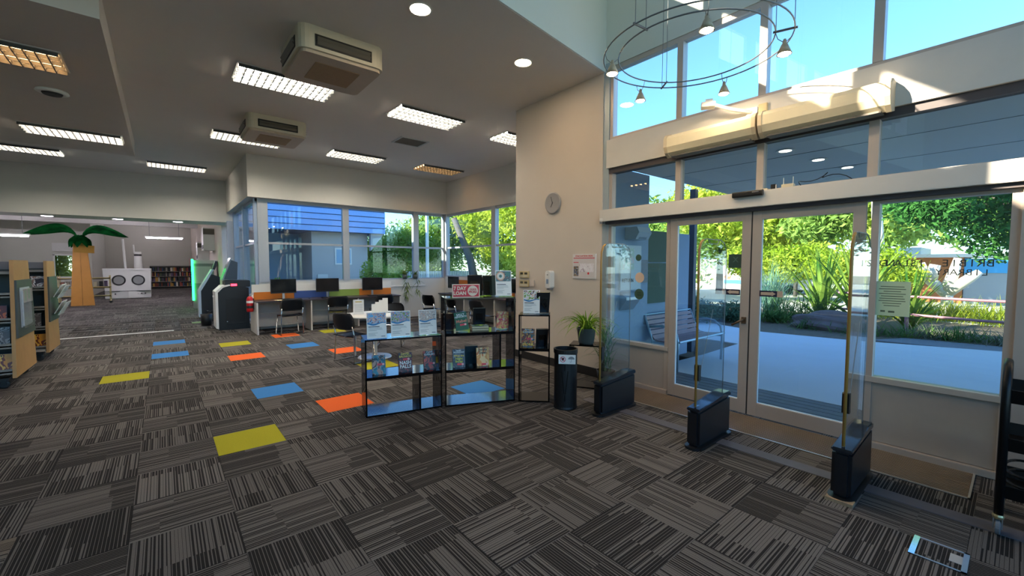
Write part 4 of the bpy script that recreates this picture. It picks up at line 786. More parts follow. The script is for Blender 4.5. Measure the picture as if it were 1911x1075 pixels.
MB().box(-.17, .17, -.14, .14, 0, .012).build('green_floor_pad', mat('pad_green', '#6c8a5c', .8), loc=(.72, 14.1, 0), label='flat green pad on the carpet before the self check machine', cat='floor pad')
MB().lathe([(.11, 0), (.13, .3), (.12, .3), (.1, .02)], n=20).build('waste_bin', BLACK, loc=(.82, 13.3, 0), smooth=True, label='small black waste bin behind the return machine', cat='bin')
MB().tube([(.95 + .1 * math.sin(q * 1.3), 13.8 + .2 * math.cos(q), .012 + .35 * abs(math.sin(q * .45))) for q in range(14)], .012, 6).build('hanging_cables', BLACK, label='black cables looping behind the return machine', cat='cable')
# ------------------------------------------------------------------ mobile browser units on the left
SHD = mat('shelf_dark', '#3d4140', .55); SLAT = mat('slate_panel', '#454c49', .5); SHG = mat('shelf_grey', '#8b857c', .5)
def browser(y, d, label, items, papers):
    t = thing('mobile_bookcase', label, 'bookcase', (-1.47, y, 0), group='mobile bookcases'); W_ = 2.6
    def endp(x, nm):
        e = MB().prism([(.0, .13), (d, .13), (d - .16, 1.62), (.16, 1.62)], x - .035, x, 'x').build(nm, WOOD, t)
        return e
    e = endp(0, 'end_panel'); endp(-W_, 'end_panel')
    s = MB().prism([(.08, .62), (d - .08, .62), (d - .15, 1.36), (.15, 1.36)], 0, .02, 'x').build('slat_board', SLAT, e)
    MB().box(-W_ + .035, -.035, d / 2 - .02, d / 2 + .02, .16, 1.6).build('back_panel', SHD, t)
    for sgn in (0, 1):
        for k, z in enumerate((.2, .52, .84, 1.16)):
            ins = .16 * (z - .13) / 1.5; y0, y1 = (ins + .01, d / 2 - .02) if sgn == 0 else (d / 2 + .02, d - ins - .01)
            MB().box(-W_ + .035, -.035, y0, y1, z, z + .018).build('shelf', SHG, t); yl = y0 if sgn == 0 else y1 - .012
            MB().box(-W_ + .035, -.035, yl, yl + .012, z - .02, z + .045).build('shelf_lip', SHG, t)
    MB().box(-W_ + .035, -.035, .17, d - .17, 1.44, 1.47).build('top_shelf', SHG, t); MB().box(-W_ + .035, -.035, d / 2 - .03, d / 2 + .03, 1.5, 1.6).build('header_board', mat('header_grey', '#77757a', .6), t)
    for x in (-.12, -W_ + .12):
        for yy in (.07, d - .07):
            c_ = MB().box(x - .05, x + .05, yy - .05, yy + .05, .1, .135).build('caster', BLACK, t)
            MB().lathe([(.035, -.016), (.05, -.012), (.05, .012), (.035, .016)], n=18, M=T(x, yy, .05) @ RX(PI / 2)).build('wheel', mat('wheel_black', '#1d1d1f', .5), c_); MB().box(x - .02, x + .02, yy - .026, yy + .026, .05, .11).build('fork', BLACK, c_)
    return t
b1 = browser(8.05, 1.1, 'tan ended mobile bookcase nearest the entrance with tall paper holder', None, None)
b2 = browser(10.05, .95, 'tan ended mobile bookcase with two angled brochure racks', None, None)
hp = thing('paper_holder', 'tall clear holder of printed sheets on the nearest tan bookcase end', 'brochure holder', (-1.448, 8.3, .74))
MB().box(0, .006, .0, .5, 0, .52).build('back_sheet', mat('grey_sheet', '#b4b9c6', .5, noise=.2, nscale=25), hp); MB().box(.03, .033, 0, .5, -.01, .5).build('clear_front', CLEAR, hp); MB().box(.008, .026, .03, .22, .02, .48).build('leaflet', mat('leaflet_grey', '#c6cad2', .5, noise=.15, nscale=30), hp); MB().box(.008, .026, .25, .46, .02, .5).build('leaflet', mat('leaflet_grey'), hp)
MB().box(.026, .028, .1, .2, .34, .48).box(.026, .028, .28, .4, .36, .5).build('green_print', mat('mint_print', '#66c79a', .5), hp)
for k, (z, lab) in enumerate(((1.02, 'upper angled brochure rack on the farther tan bookcase end'), (.74, 'lower angled brochure rack on the farther tan bookcase end'))):
    t = thing('brochure_rack', lab, 'brochure rack', (-1.448, 10.25, z)); MB().box(0, .16, 0, .5, 0, .008, RY(-.5)).build('tray', CLEAR, t)
    for q in range(2): MB().box(.02 + q * .05, .03 + q * .05, .02, .48, .01, .24, RY(.45)).build('leaflet', mat('leaflet_pale', '#cfd3cf', .4, noise=.15, nscale=20), t)
COV = [picture('case_a', ['#6a2f1c', '#c4622a', '#2a1a14', '#e0a06a'], 9), picture('case_b', ['#3a2a24', '#e4ddd6', '#8a6a5a', '#c9a48a'], 12), picture('case_c', ['#d99020', '#7a3414', '#e8b040', '#2a160c'], 8), picture('case_d', ['#26282c', '#4a4644', '#e8d0c0', '#1a1a1c'], 14), picture('case_e', ['#5a5450', '#8a8480', '#38342f', '#b0a89e'], 10)]
CN = ['rust brown', 'pale brown', 'golden orange', 'black', 'grey']; SHN = ['bottom', 'second', 'third', 'upper']
for bi, (by, d, nm) in enumerate(((8.05, 1.1, 'nearest'), (10.05, .95, 'farther'))):
    for k, z in enumerate((.2, .52, .84, 1.16)):
        ins = .16 * (z - .13) / 1.5
        for q in range(7):
            if (q + k + bi) % 4 == 3: continue
            ci = [2, 4, 0, 1][k] if q == 0 else (k * 3 + q * 2 + bi) % 5; h = [.22, .24, .19, .2][(q + k) % 4]; w_ = .2 if (q + k) % 3 else .26
            x = -1.62 - q * .32 - random.uniform(0, .04); y = by + ins + .06
            t = thing('display_case', '%s media case face out on the %s shelf of the %s tan bookcase' % (CN[ci], SHN[k], nm), 'media case', (x, y, z + .019), group='media cases on the tan bookcases')
            MB().box(-w_ / 2, w_ / 2, .0, .016, 0.006, h, RX(-.2)).build('case', BLACK, t); MB().box(-w_ / 2 + .004, w_ / 2 - .004, -.0015, 0, .01, h - .005, RX(-.2)).build('cover_print', COV[ci], t)
# ------------------------------------------------------------------ far room
S(MB().box(1.55, 1.75, 17.1, 37, 0, 4.3).build('wall_far_right', CREAM), 'cream right wall of the far room', 'wall')
S(MB().box(-2.9, 1.75, 36.6, 36.8, 0, 4.3).build('wall_far_end', mat('far_wall_paint', '#b5b2a6', .85)), 'grey end wall above the far bookshelves', 'wall')
S(MB().box(-7, -4.1, 30, 30.2, 0, 4.3).box(-2.95, -2.75, 30, 36.8, 0, 4.3).box(-4.1, -2.95, 30, 30.2, 0, .9).box(-4.1, -2.95, 30, 30.2, 2.05, 4.3).build('wall_far_left', mat('far_wall_pale', '#bdbdb2', .85)), 'pale wall with a small window behind the wooden palm', 'wall')
wf = S(MB().box(-4.1, -4.04, 29.98, 30.1, .9, 2.05).box(-3.0, -2.95, 29.98, 30.1, .9, 2.05).box(-4.1, -2.95, 29.98, 30.1, .9, .96).box(-4.1, -2.95, 29.98, 30.1, 1.99, 2.05).box(-3.45, -3.4, 29.98, 30.1, .9, 2.05).build('window_8', WHITE), 'small white framed window in the far room', 'window')
MB().box(-4.05, -2.98, 30.04, 30.05, .95, 2.0).build('pane', GLASS, wf); MB().box(-4.1, -2.95, 29.94, 30, 2.2, 2.6).build('blind', mat('blind_grey', '#c9c9c4', .6), wf)
S(MB().box(-7, 1.75, 17.1, 37, 4.3, 4.4).build('ceiling_far', mat('far_ceiling_paint', '#c9c8c0', .85)), 'pale ceiling of the far room', 'ceiling')
for k, y in enumerate((20, 24.5, 29)): S(MB().box(-7, 1.55, y, y + .25, 3.55, 4.3).build('trim_%d' % (5 + k), WALL), ['pale ceiling beam nearest the bulkhead', 'pale ceiling beam over the wooden palm', 'pale ceiling beam before the far shelves'][k], 'beam')
for x0, x1, y, z, lab in ((-.55, .75, 24, 2.68, 'twin tube pendant light before the far shelves'), (-4.6, -3.2, 20, 2.42, 'twin tube pendant light beside the wooden palm leaves')):
    t = thing('pendant_tube_light', lab, 'pendant light', (0, 0, 0)); MB().box(x0, x1, y - .1, y + .1, z + .06, z + .1).build('tray', WHITE, t)
    for yy in (-.07, .07): MB().tube([(x0 + .04, y + yy, z + .03), (x1 - .04, y + yy, z + .03)], .02, 8).build('tube', LITC, t)
    for x in (x0 + .15, x1 - .15): MB().tube([(x, y, z + .1), (x, y, 4.3)], .008, 5).build('rod', WIRE, t)
for k, (x, y) in enumerate(((-5, 19), (-1.5, 19), (-5, 23), (-1.5, 23), (-5, 27), (-1.2, 27), (-.6, 31), (-.6, 34.5))):
    t = thing('added_batten', 'long added fluorescent batten hidden on the far room ceiling', 'ceiling light', (x, y, 4.3), group='added battens lighting the far room'); MB().box(-.75, .75, -.06, .06, -.04, 0).build('tray', WHITE, t); MB().tube([(-.72, 0, -.06), (.72, 0, -.06)], .022, 8).build('tube', LITC, t)  # added battens, hidden behind the bulkhead, brighten the far room
pa = thing('wooden_palm', 'wooden palm tree model with dark green leaves in the far room', 'palm model', (-2.37, 22.6, 0))
PW = mat('palm_wood', '#c98a3f', .55, noise=.1, nscale=5)
for sx in (-1, 1): MB().prism([(sx * .004, 0), (sx * .32, 0), (sx * .17, 2.5), (sx * .004, 2.5)], -.06 - .0, .06, 'y').build('trunk_board', PW, pa)
MB().box(-.27, .27, -.1, .1, 2.0, 2.28, RY(.05)).build('collar_board', mat('palm_ochre', '#b07f1f', .6, noise=.1), pa)
PLF = leafmat('palm_green', '#0a2b16', '#16602c', .1, 3)
for az, L_, kind in ((PI + .05, 1.45, 0), (-.1, 1.38, 0), (PI + .9, .75, 1), (-1.0, .75, 1), (PI + 1.45, .6, 1), (PI - .9, .8, 1), (.9, .8, 1)):
    def lf(u, v, az=az, L_=L_, kind=kind):
        s_ = u * L_; t_ = abs(v - .5) * 2
        if kind == 0: wd = .95 * (math.sin(min(1, u * 1.5 + .1) * PI * .5)) * (1 - u ** 3) + .015; z = 2.42 + .62 * math.sin(u ** .62 * PI * .92) + .05 * u - t_ * wd * .40
        else: s_ *= .55; wd = .4 * math.sin(min(1, u * 1.3 + .2) * PI * .5) * (1 - u ** 3) + .012; z = 2.62 + .2 * math.sin(u * PI * .6) - .62 * u * u - t_ * wd * .35
        y = (v - .5) * wd; return (s_ * math.cos(az) - y * math.sin(az), s_ * math.sin(az) + y * math.cos(az), z)
    MB().grid(lf, 14, 6).build('palm_leaf', PLF, pa, smooth=True)
bo = thing('boat_model', 'white play boat front with two round dark rimmed portholes', 'boat model', (-1.25, 26.3, 0)); BW = mat('boat_white', '#d9d9d4', .5)
MB().prism([(-.78, .0), (-.85, 1.3), (.8, 1.3), (.76, .0)], 0, 1.6, 'y').build('hull', BW, bo); MB().box(-.85, .82, -.05, .02, 1.3, 1.38).build('deck_edge', BW, bo); MB().prism([(-.8, .35), (.78, .35), (0.0, .3)], -.14, 0, 'y').build('stripe', mat('boat_black', '#1d1d1f', .5), bo)
MB().prism([(-.8, 0), (0, -.22), (.78, 0)], .02, .33, 'z').build('bow_panel', BW, bo)
for x in (-.32, .35):
    p_ = MB().tube([(x + .21 * math.cos(q * PI / 14), -.01, .84 + .21 * math.sin(q * PI / 14)) for q in range(28)], .03, 8, closed=True).build('porthole_rim', mat('boat_black'), bo); MB().lathe([(.2, 0), (.2, .01)], n=28, M=T(x, -.005, .84) @ RX(PI / 2)).build('porthole_glass', mat('porthole_grey', '#8a8a88', .3), p_)
for x in (-.6, -.45, .3, .45, .58): MB().lathe([(.03, 0), (.03, .01)], n=12, M=T(x, -.12, .22) @ RX(PI / 2)).build('stud', mat('stud_dark', '#333335', .5), bo)
MB().lathe([(.16, 1.38), (.13, 2.1), (.13, 2.16)], .35, .6, 20).build('funnel', BW, bo, smooth=True); MB().lathe([(.142, 1.96), (.14, 2.05)], .35, .6, 20).build('funnel_band', mat('boat_black'), bo)
MB().tube([(-.1, .6, 1.3), (-.16, .6, 2.75)], .045, 8).build('mast', BW, bo); MB().tube([(.22, .75, 2.1), (.2, .75, 2.5)], .03, 8).build('mast', BW, bo)
ct = thing('cream_book_cart', 'cream three shelf book cart behind the wooden palm', 'book cart', (-3.1, 23.3, 0)); CC = mat('cart_cream', '#cfbd86', .5)
for z in (.28, .62, .98): MB().box(0, 1.45, 0, .42, z, z + .03).box(0, 1.45, 0, .015, z, z + .07).build('shelf', CC, ct)
for x in (0, 1.42):
    for y in (0, .39): MB().box(x, x + .03, y, y + .03, .12, 1.12).build('post', CC, ct)
    MB().lathe([(.04, -.02), (.055, 0), (.04, .02)], n=14, M=T(x + .015, .2, .06) @ RX(PI / 2)).build('wheel', BLACK, ct); MB().box(x, x + .03, .0, .42, .1, .14).build('wheel_bar', CC, ct)
BOOKC = [mat('spine_%d' % k, c, .6) for k, c in enumerate(['#7a3b2a', '#8f8a7c', '#35506e', '#b98d3c', '#4f5f43', '#a14a3f', '#d2cbb8', '#2f2f35', '#6d5a7a'])]
BCN = ['rust', 'stone grey', 'navy', 'ochre', 'olive', 'red', 'cream', 'black', 'plum']
spine_me = [MB().box(0, .16, 0, .16, 0, 1).mesh('far_book', m_) for m_ in BOOKC]
for k in range(9):
    x = -3.05 + k * .15 + random.uniform(0, .03); o = link(spine_me[k % 9], 'cart_book', None, (x, 23.36, .651), label='%s book on the middle shelf of the cream cart' % BCN[k], cat='book', group='books on the cream cart'); o.scale = (.6, 1.2, .22 + .02 * (k % 3))
fs = thing('far_bookshelf', 'long dark four shelf bookcase at the end of the far room', 'bookcase', (-.66, 36.1, 0))
for k in range(5): MB().box(0, 2.2, 0, .4, .08 + k * .335, .105 + k * .335).build('shelf', SHG, fs)
for x in (0, .73, 1.46, 2.18): MB().box(x, x + .025, 0, .4, 0, 1.47).build('upright', SHD, fs)
MB().box(0, 2.2, .38, .4, 0, 1.47).build('back_panel', SHD, fs)
for sh_ in range(4):
    x = .05
    while x < 2.08:
        wd = random.uniform(.045, .1)
        if any(abs(x + wd / 2 - q) < wd / 2 + .03 for q in (.74, 1.47)): x += .04; continue
        k = random.randrange(9); o = link(spine_me[k], 'far_book', None, (-.66 + x, 36.16, .107 + sh_ * .335), label='%s book on the %s shelf of the far bookcase' % (BCN[k], SHN[sh_]), cat='book', group='books in the far bookcase'); o.scale = (wd / .165, 1.3, random.uniform(.2, .28)); x += wd + random.choice((0.003, .003, .05))
for y, z0, z1, lab, x0 in ((22.2, 1.75, 2.5, 'white wall mounted cabinet above the green lit chute', 1.15), (19.6, 2.1, 2.95, 'white wall mounted air unit near the opening', 1.2)):
    t = thing('wall_unit', lab, 'wall cabinet', (x0, y, z0)); MB().box(0, 1.55 - x0, 0, .9, 0, z1 - z0).build('body', DWH, t); MB().box(-.01, 0, .08, .82, .06, .2).build('dark_vent', mat('vent_black'), t); MB().box(.0, 1.55 - x0, -.005, 0, (z1 - z0) * .7, (z1 - z0) * .95).build('side_grille', mat('vent_slat'), t)
# ------------------------------------------------------------------ outside: ground and building parts
EXT = mat('blue_render', '#8fa2b8', .8, noise=.05, nscale=2); CON = mat('concrete_path', '#cfd0d0', .85, noise=.08, nscale=1.5, bump=.1); MUL = mat('bark_mulch', '#6a5a48', .95, noise=.5, nscale=14, bump=.6); SOF = mat('soffit_board', '#dddcd8', .7, noise=.03)
S(MB().box(-60, 90, -50, 90, -.5, -.22).build('ground', mat('dry_ground', '#a39a80', .95, noise=.3, nscale=.8)), 'open ground around the library', 'ground')
S(MB().prism([(5.85, -9), (12.0, -9), (11.9, .1), (11.2, 2.2), (10.95, 3.9), (11.4, 5.1), (13, 7.5), (9.4, 9), (8.9, 3.6), (7.3, 3.55), (5.85, 3.6)], -.24, -.012, 'z').build('path', CON), 'broad concrete path outside the doors', 'path')
S(MB().box(7.0, 30, -12, 14, -.3, -.035).build('garden_bed', MUL), 'bark covered garden bed beyond the path', 'ground')
S(MB().box(17.0, 45, -20, 40, -.3, -.028).build('road', mat('pale_paving', '#c9c2b0', .9, noise=.1, nscale=1)), 'bright paved street beyond the garden', 'road')
S(MB().prism([(12.0, -3), (12.9, -3), (12.5, 1.6), (11.6, 2.0)], -.24, -.016, 'z').build('asphalt_path', mat('dark_path', '#77777a', .9, noise=.1, nscale=6)), 'darker path strip along the garden bed', 'path')
dkk = S(MB().box(4.77, 5.85, -6, 3.7, -.24, -.06).build('deck_frame', DARKG), 'dark timber deck outside the doors', 'deck')
pk = MB().box(0, .12, -6, 3.68, -.06, -.018).mesh('deck_plank', mat('grey_timber', '#66686c', .7, noise=.25, nscale=9))
for k in range(8): link(pk, 'deck_plank', dkk, (4.79 + k * .133, 0, 0))
can = S(MB().box(4.86, 8.6, -5, 3.72, 2.95, 3.12).build('canopy', SOF), 'flat canopy over the outside deck', 'canopy')
for k in range(3): MB().box(4.9 + k * 1.23, 4.905 + k * 1.23, -5, 3.7, 2.946, 2.951).build('soffit_joint', mat('joint_grey', '#6f7476', .8), can)
for x, y in ((5.81, 1.88), (6.63, 1.76), (7.45, 1.63)):
    t = thing('soffit_disc', 'round glowing disc in the outdoor canopy soffit', 'downlight', (x, y, 2.95), group='glowing soffit discs'); MB().lathe([(.09, -.002), (.1, -.008), (.085, -.012)], n=20).build('trim_ring', WHITE, t); MB().lathe([(.085, -.008), (.06, -.013), (.01, -.014)], n=20).build('diffuser', mat('soffit_glow', '#fff6ea', .5, emit=5, emit_col='#fff2e2'), t)  # glowing discs set where the transom glass shows bright ellipses
S(MB().box(4.84, 5.85, 3.74, 5.3, -.2, 2.95).build('wall_wing', EXT), 'blue-grey outer wall with book return slot', 'wall')
S(MB().box(5.85, 7.35, 3.86, 3.98, -.2, 2.12).build('wall_low', EXT), 'low blue-grey outer wall behind the bench', 'wall')
MB().box(7.48, 7.58, 3.84, 3.94, -.2, 2.95).build('canopy_post', mat('post_slate', '#3c4656', .5), label='dark slate steel post holding up the canopy', cat='post')
nb = thing('notice_board', 'dark green outdoor notice board on the low blue wall', 'notice board', (5.9, 3.858, 1.0)); MB().box(0, .62, -.04, 0, .62, 1.12).build('upper_panel', mat('board_green', '#3f5546', .7, noise=.1, nscale=6), nb); MB().box(0, .62, -.04, 0, -.05, .6).build('lower_panel', mat('board_green'), nb)
rc = thing('return_chute', 'white after hours return panel with slot on the blue outer wall', 'return chute', (5.38, 3.74, 1.2)); MB().box(-.27, .24, -.03, 0, 0, .66).build('panel', mat('chute_panel', '#c3ccd2', .5), rc)
MB().box(-.25, .05, -.034, -.03, .3, .62).build('picture_print', picture('chute_print', ['#c9d3d6', '#d8c3c3', '#b8c9bc', '#dfe3e4'], 6), rc); text('RETURN', .075, INK, rc, (-.1, -.035, .14)); MB().prism([(0, -.02), (-.12, -.1), (-.12, -.14), (0, -.3)], -.25, .1, 'x').build('chute_hood', mat('chute_steel', '#b2c0cc', .3, .6), rc)
MB().box(5.62, 5.8, 3.71, 3.74, 1.3, 1.65).build('plaque', mat('plaque_grey', '#7c7f88', .6, noise=.2, nscale=30), label='grey plaque on the blue outer wall beside the return panel', cat='plaque')
wl = thing('wall_light', 'box shaped wall light on the blue outer wall', 'wall light', (5.4, 3.74, 2.02)); MB().prism([(0, .1), (-.2, .1), (-.24, .02), (-.18, -.08), (0, -.08)], -.16, .16, 'x').build('housing', mat('lamp_grey', '#a9b3bd', .5), wl); MB().prism([(-.2, .0), (-.225, .0), (-.185, -.075), (-.165, -.075)], -.1, .1, 'x').build('lens', mat('lamp_lens', '#7f8992', .2), wl)
be = thing('garden_bench', 'curved slatted timber bench with pale metal arms against the blue wall', 'bench', (5.78, 3.14, -.012)); BS = mat('bench_slat', '#9a8286', .6, noise=.15, nscale=8); BA = mat('bench_frame', '#a9bcc6', .35, .6)
prof = [(0.02, .445), (.10, .44), (.18, .43), (.26, .42), (.34, .42), (.42, .435), (.475, .50), (.51, .575), (.545, .65), (.575, .72), (.6, .785)]
for (y, z), (y2, z2) in zip(prof, prof[1:]):
    a = math.atan2(z2 - z, y2 - y); MB().box(.0, 1.42, 0.004, math.hypot(y2 - y, z2 - z) - .012, -.01, .012, T(0, y, z) @ RX(a)).build('slat', BS, be)
MB().tube([(-.02, .0, .45), (1.44, 0, .45)], .016, 8).build('front_rail', BA, be); MB().tube([(-.02, .61, .8), (1.44, .61, .8)], .014, 8).build('back_rail', BA, be)
for x in (.0, 1.42):
    MB().tube([(x, .04, .0), (x, .03, .42), (x, .06, .56), (x, .16, .64), (x, .3, .66), (x, .5, .63)], .02, 8).build('arm_leg', BA, be, smooth=True); MB().tube([(x, .5, 0), (x, .45, .42), (x, .6, .8)], .018, 8).build('back_leg', BA, be, smooth=True); MB().tube([(x, .02, .4), (x, .44, .4)], .015, 8).build('seat_bearer', BA, be)
# ------------------------------------------------------------------ outside: planting
rk = thing('garden_rock', 'large brown boulder at the edge of the garden bed', 'rock', (12.9, 2.9, -.05)); bm_ = bmesh.new(); bmesh.ops.create_icosphere(bm_, subdivisions=4, radius=1)
for v in bm_.verts:
    n_ = .12 * math.sin(v.co.x * 5 + 1) * math.cos(v.co.y * 4) + .07 * math.sin(v.co.z * 9 + v.co.x * 7); v.co *= 1 + n_; v.co.x *= .45; v.co.y *= .95; v.co.z = max(-.1, v.co.z * .42 + .12 * (v.co.y * .6 + .2))
me_ = bpy.data.meshes.new('stone'); bm_.to_mesh(me_); bm_.free(); me_.materials.append(mat('rock_brown', '#6f5c55', .9, noise=.35, nscale=5, bump=.8)); link(me_, 'stone', rk)
FLX = leafmat('flax_leaf', '#3f6a2f', '#9ab04a', .3, 3)
flx_me = [blade_mesh('leaf', FLX, [(L_, .09, 0, ln, dr)], 8) for L_, ln, dr in ((1.7, .15, .5), (1.9, .3, .7), (1.5, .5, .9), (2.0, .08, .25), (1.4, .75, 1.0))]
for x, y, s_, lab in ((14.4, 2.75, 1.4, 'tall spiky flax plant beside the boulder'), (14.8, 3.7, 1.15, 'spiky flax plant behind the boulder'), (14.3, 1.75, .9, 'lower spiky flax plant next to the pink railing')):
    t = thing('flax_plant', lab, 'plant', (x, y, -.05), group='flax plants in the garden bed'); t.scale = (s_,) * 3
    for k in range(60): link(flx_me[k % 5], 'leaf', t, (.08 * math.cos(k * 1.7), .08 * math.sin(k * 1.7), 0), (0, 0, k * 2.399))
def clump(name, x, y, n_, L_, wd, m_, lab, spread=.2, lean=(.1, .8), dr=(.6, 1.6), grp='garden plants'):
    t = thing(name, lab, 'plant', (x, y, -.05), group=grp); sp = [(L_ * random.uniform(.6, 1.1), wd, random.uniform(0, 6.28), random.uniform(*lean), random.uniform(*dr), (random.gauss(0, spread), random.gauss(0, spread), 0)) for k in range(n_)]
    tag(link(blade_mesh('leaves', m_, sp), 'leaves', t), kind='stuff'); return t
GR1 = leafmat('reed_blue_green', '#4f7a72', '#87a888', .3, 3); GR2 = leafmat('grass_green', '#3f6238', '#7c9850', .3, 2); GR3 = leafmat('grass_straw', '#6f8a22', '#c9c24a', .4, 1); GR4 = leafmat('grass_grey', '#565c4c', '#8c8a7a', .3, 3)
clump('reed_clump', 15.0, 5.1, 260, 2.0, .02, GR1, 'tall fine blue-green reed clump seen through the right door', .16, (.02, .25), (.3, 1.2))
clump('arching_grass', 14.1, 4.25, 180, 1.3, .025, GR2, 'arching dark grass between reed clump and boulder', .3, (.3, .9), (.5, 1.3))
clump('garden_grass', 13.3, 4.4, 120, .6, .05, GR2, 'leafy low green plant before the reed clump', .15, (.2, 1.0), (.4, 1.2))
for k, (x, y, m_, lab) in enumerate(((12.75, 1.75, GR2, 'low green grass tuft beside the pink post'), (13.0, 1.35, GR4, 'grey-green grass tuft beside the pink post'), (13.1, .95, GR2, 'dark green grass tuft under the pink railing'), (13.2, .6, GR2, 'trailing green tuft under the pink railing'), (13.0, .25, GR4, 'dry grey grass tuft at the railing end'), (12.6, 3.4, GR2, 'short grass tuft at the foot of the boulder'), (12.45, 2.4, GR2, 'short grass tuft at the boulder tail'))):
    clump('grass_tuft', x, y, 150, .5, .018, m_, lab, .2, (.3, 1.3), (.4, 1.2))
for k in range(7): clump('sunlit_grass', 17.2 + .5 * (k % 2), -.6 + k * .55, 170, .85, .025, GR3, 'bright yellow-green grass clump in the sun behind the pink railing', .28, (.05, .6), (.5, 1.3), 'sunlit grass clumps')
BSH = leafmat('hedge_leaf', '#3c5a44', '#6d8a6a', .3, 2)
for x, y, r, lab in ((11.6, 5.9, .55, 'low clipped hedge shrub behind the bench'), (12.3, 6.6, .6, 'rounded green shrub behind the clipped hedge'), (12.6, 5.3, .5, 'low juniper shrub at the path corner')):
    t = thing('garden_shrub', lab, 'shrub', (x, y, -.05), group='garden shrubs'); tag(link(leaf_mesh('foliage', BSH, [(0, 0, r * .55, r * 1.3, r * 1.3, r * .6)], 2600, .05, int(x * 7)), 'foliage', t), kind='stuff'); MB().tube([(0, 0, 0), (0, 0, r * .5)], .04, 6).build('stem', MUL, t)
pr_ = thing('pink_railing', 'pink painted pipe railing with two rails beyond the garden path', 'railing', (13.7, 0, -.05)); PK = mat('pink_paint', '#a8707a', .5)
for z in (.42, .86): MB().tube([(0, -3, z - .02), (0, .6, z), (.6, 3.2, z + .02)], .03, 8).build('rail', PK, pr_)
for y in (1.75, -.8): MB().tube([(.2 if y > 0 else 0, y, 0), (.2 if y > 0 else 0, y, .86)], .04, 8).build('post', PK, pr_)
LG = leafmat('leaf_dark', '#2a5c30', '#62994a', .4, .8); LY = leafmat('leaf_bright', '#93ab2e', '#d6dc62', .5, .6); LM = leafmat('leaf_mid', '#5f8a3c', '#b2c765', .45, .6); BRK = mat('bark_grey', '#5d5650', .9, noise=.3, nscale=6, bump=.4); BRW = mat('bark_white', '#d8cfc2', .8, noise=.1, nscale=4)
def tree(x, y, h, blobs, n_, size, m_, bark, lab, tr=.14, lean=(0, 0), seed=1, hollow=.4, nb=5):
    t = thing('garden_tree', lab, 'tree', (x, y, -.1), group='trees around the library')
    tag(link(leaf_mesh('foliage', m_, blobs, n_, size, seed, hollow=hollow), 'foliage', t), kind='stuff'); top = Vector((lean[0], lean[1], h * .62))
    MB().tube([(0, 0, 0), (lean[0] * .3, lean[1] * .3, h * .3), tuple(top)], [tr, tr * .8, tr * .6], 9).build('trunk', bark, t, smooth=True)
    for bb in blobs[:nb]: MB().tube([tuple(top * .8), tuple((top + Vector(bb[:3])) * .5), bb[:3]], [tr * .5, tr * .35, tr * .12], 7).build('branch', bark, t, smooth=True)
    return t
tree(12.5, -1.6, 4.2, [(0, .7, 2.9, 1.4, 1.5, 1.0), (-.3, 2.3, 3.0, 1.2, 1.2, .75), (-.2, 3.0, 3.0, .9, .7, .55), (0, 1.7, 2.2, .9, .9, .5), (.2, -.9, 2.8, 1.4, 1.4, 1.1), (0, 1.5, 3.6, 1.6, 1.8, .6)], 26000, .06, LG, BRK, 'dark green broad leaved tree overhanging the pink railing', .16, seed=3)
tree(24, 10.8, 7, [(0, 0, 3.6, 2.8, 2.6, 1.9), (0, -2.2, 4.0, 2.2, 2.0, 1.6), (.5, 1.5, 5.0, 2, 2, 1.5)], 12000, .16, LY, BRK, 'bright yellow-green tree seen through the left door', .2, seed=4)
tree(25, 7.4, 7.5, [(0, 0, 4.0, 2.6, 2.3, 1.8), (0, -2.0, 4.6, 2.2, 2.0, 1.6), (0, 1.5, 2.8, 1.8, 1.5, 1.0), (.5, -.5, 6.0, 2.5, 2.5, 1.5)], 14000, .16, LY, BRK, 'bright yellow-green tree seen through the right door', .1, seed=5)
tree(20.5, 6.6, 3, [(0, 0, 1.7, 1.0, 1.3, .8), (0, 1.4, 1.9, .9, 1.0, .8), (0, -1.0, 1.9, .9, 1.0, .7)], 9000, .1, LY, BRK, 'low bright bush tree behind the reed clump', .05, seed=19)
tree(22, 4.6, 7, [(0, 0, 4.6, 2.2, 1.8, 1.5), (0, -1.2, 3.2, 1.3, 1.2, 1.0), (0, 1.2, 3.6, 1.6, 1.3, 1.0)], 10000, .14, LM, BRW, 'pale barked leafy tree beyond the flax plants', .16, (0, -.5), seed=6)
tree(20, 3.3, 8, [(0, .4, 6.5, 2, 1.6, 1.2), (0, -.8, 7, 2, 1.6, 1.2)], 4000, .14, LM, BRW, 'tall white trunked tree behind the overhanging branches', .22, (0, .25), seed=7)
tree(17.5, 3.2, 3.2, [(0, 0, 1.7, .9, 1.1, .7), (0, -.7, 1.4, .7, .7, .5), (-.2, .8, 1.6, .8, .8, .6)], 7000, .07, LY, BRK, 'low bright yellow-green bush tree beyond the notice window', .06, seed=8)
tree(36, 18, 10, [(0, 0, 5, 4, 4, 3), (0, -4, 5.5, 4, 4, 3), (0, 4, 5, 4, 4, 3)], 9000, .3, LM, BRK, 'large background tree at the end of the street', .3, seed=9)
tree(38, 6, 11, [(0, 0, 6, 4, 4, 3), (0, -4, 6, 4, 4, 3), (0, 4.5, 6, 4, 4, 3)], 9000, .3, LM, BRK, 'large background tree behind the shop fronts', .3, seed=10)
bt = thing('pruned_tree', 'bare pale pruned tree with stubby branches in the sunlit grass', 'tree', (18.6, 1.45, -.1))
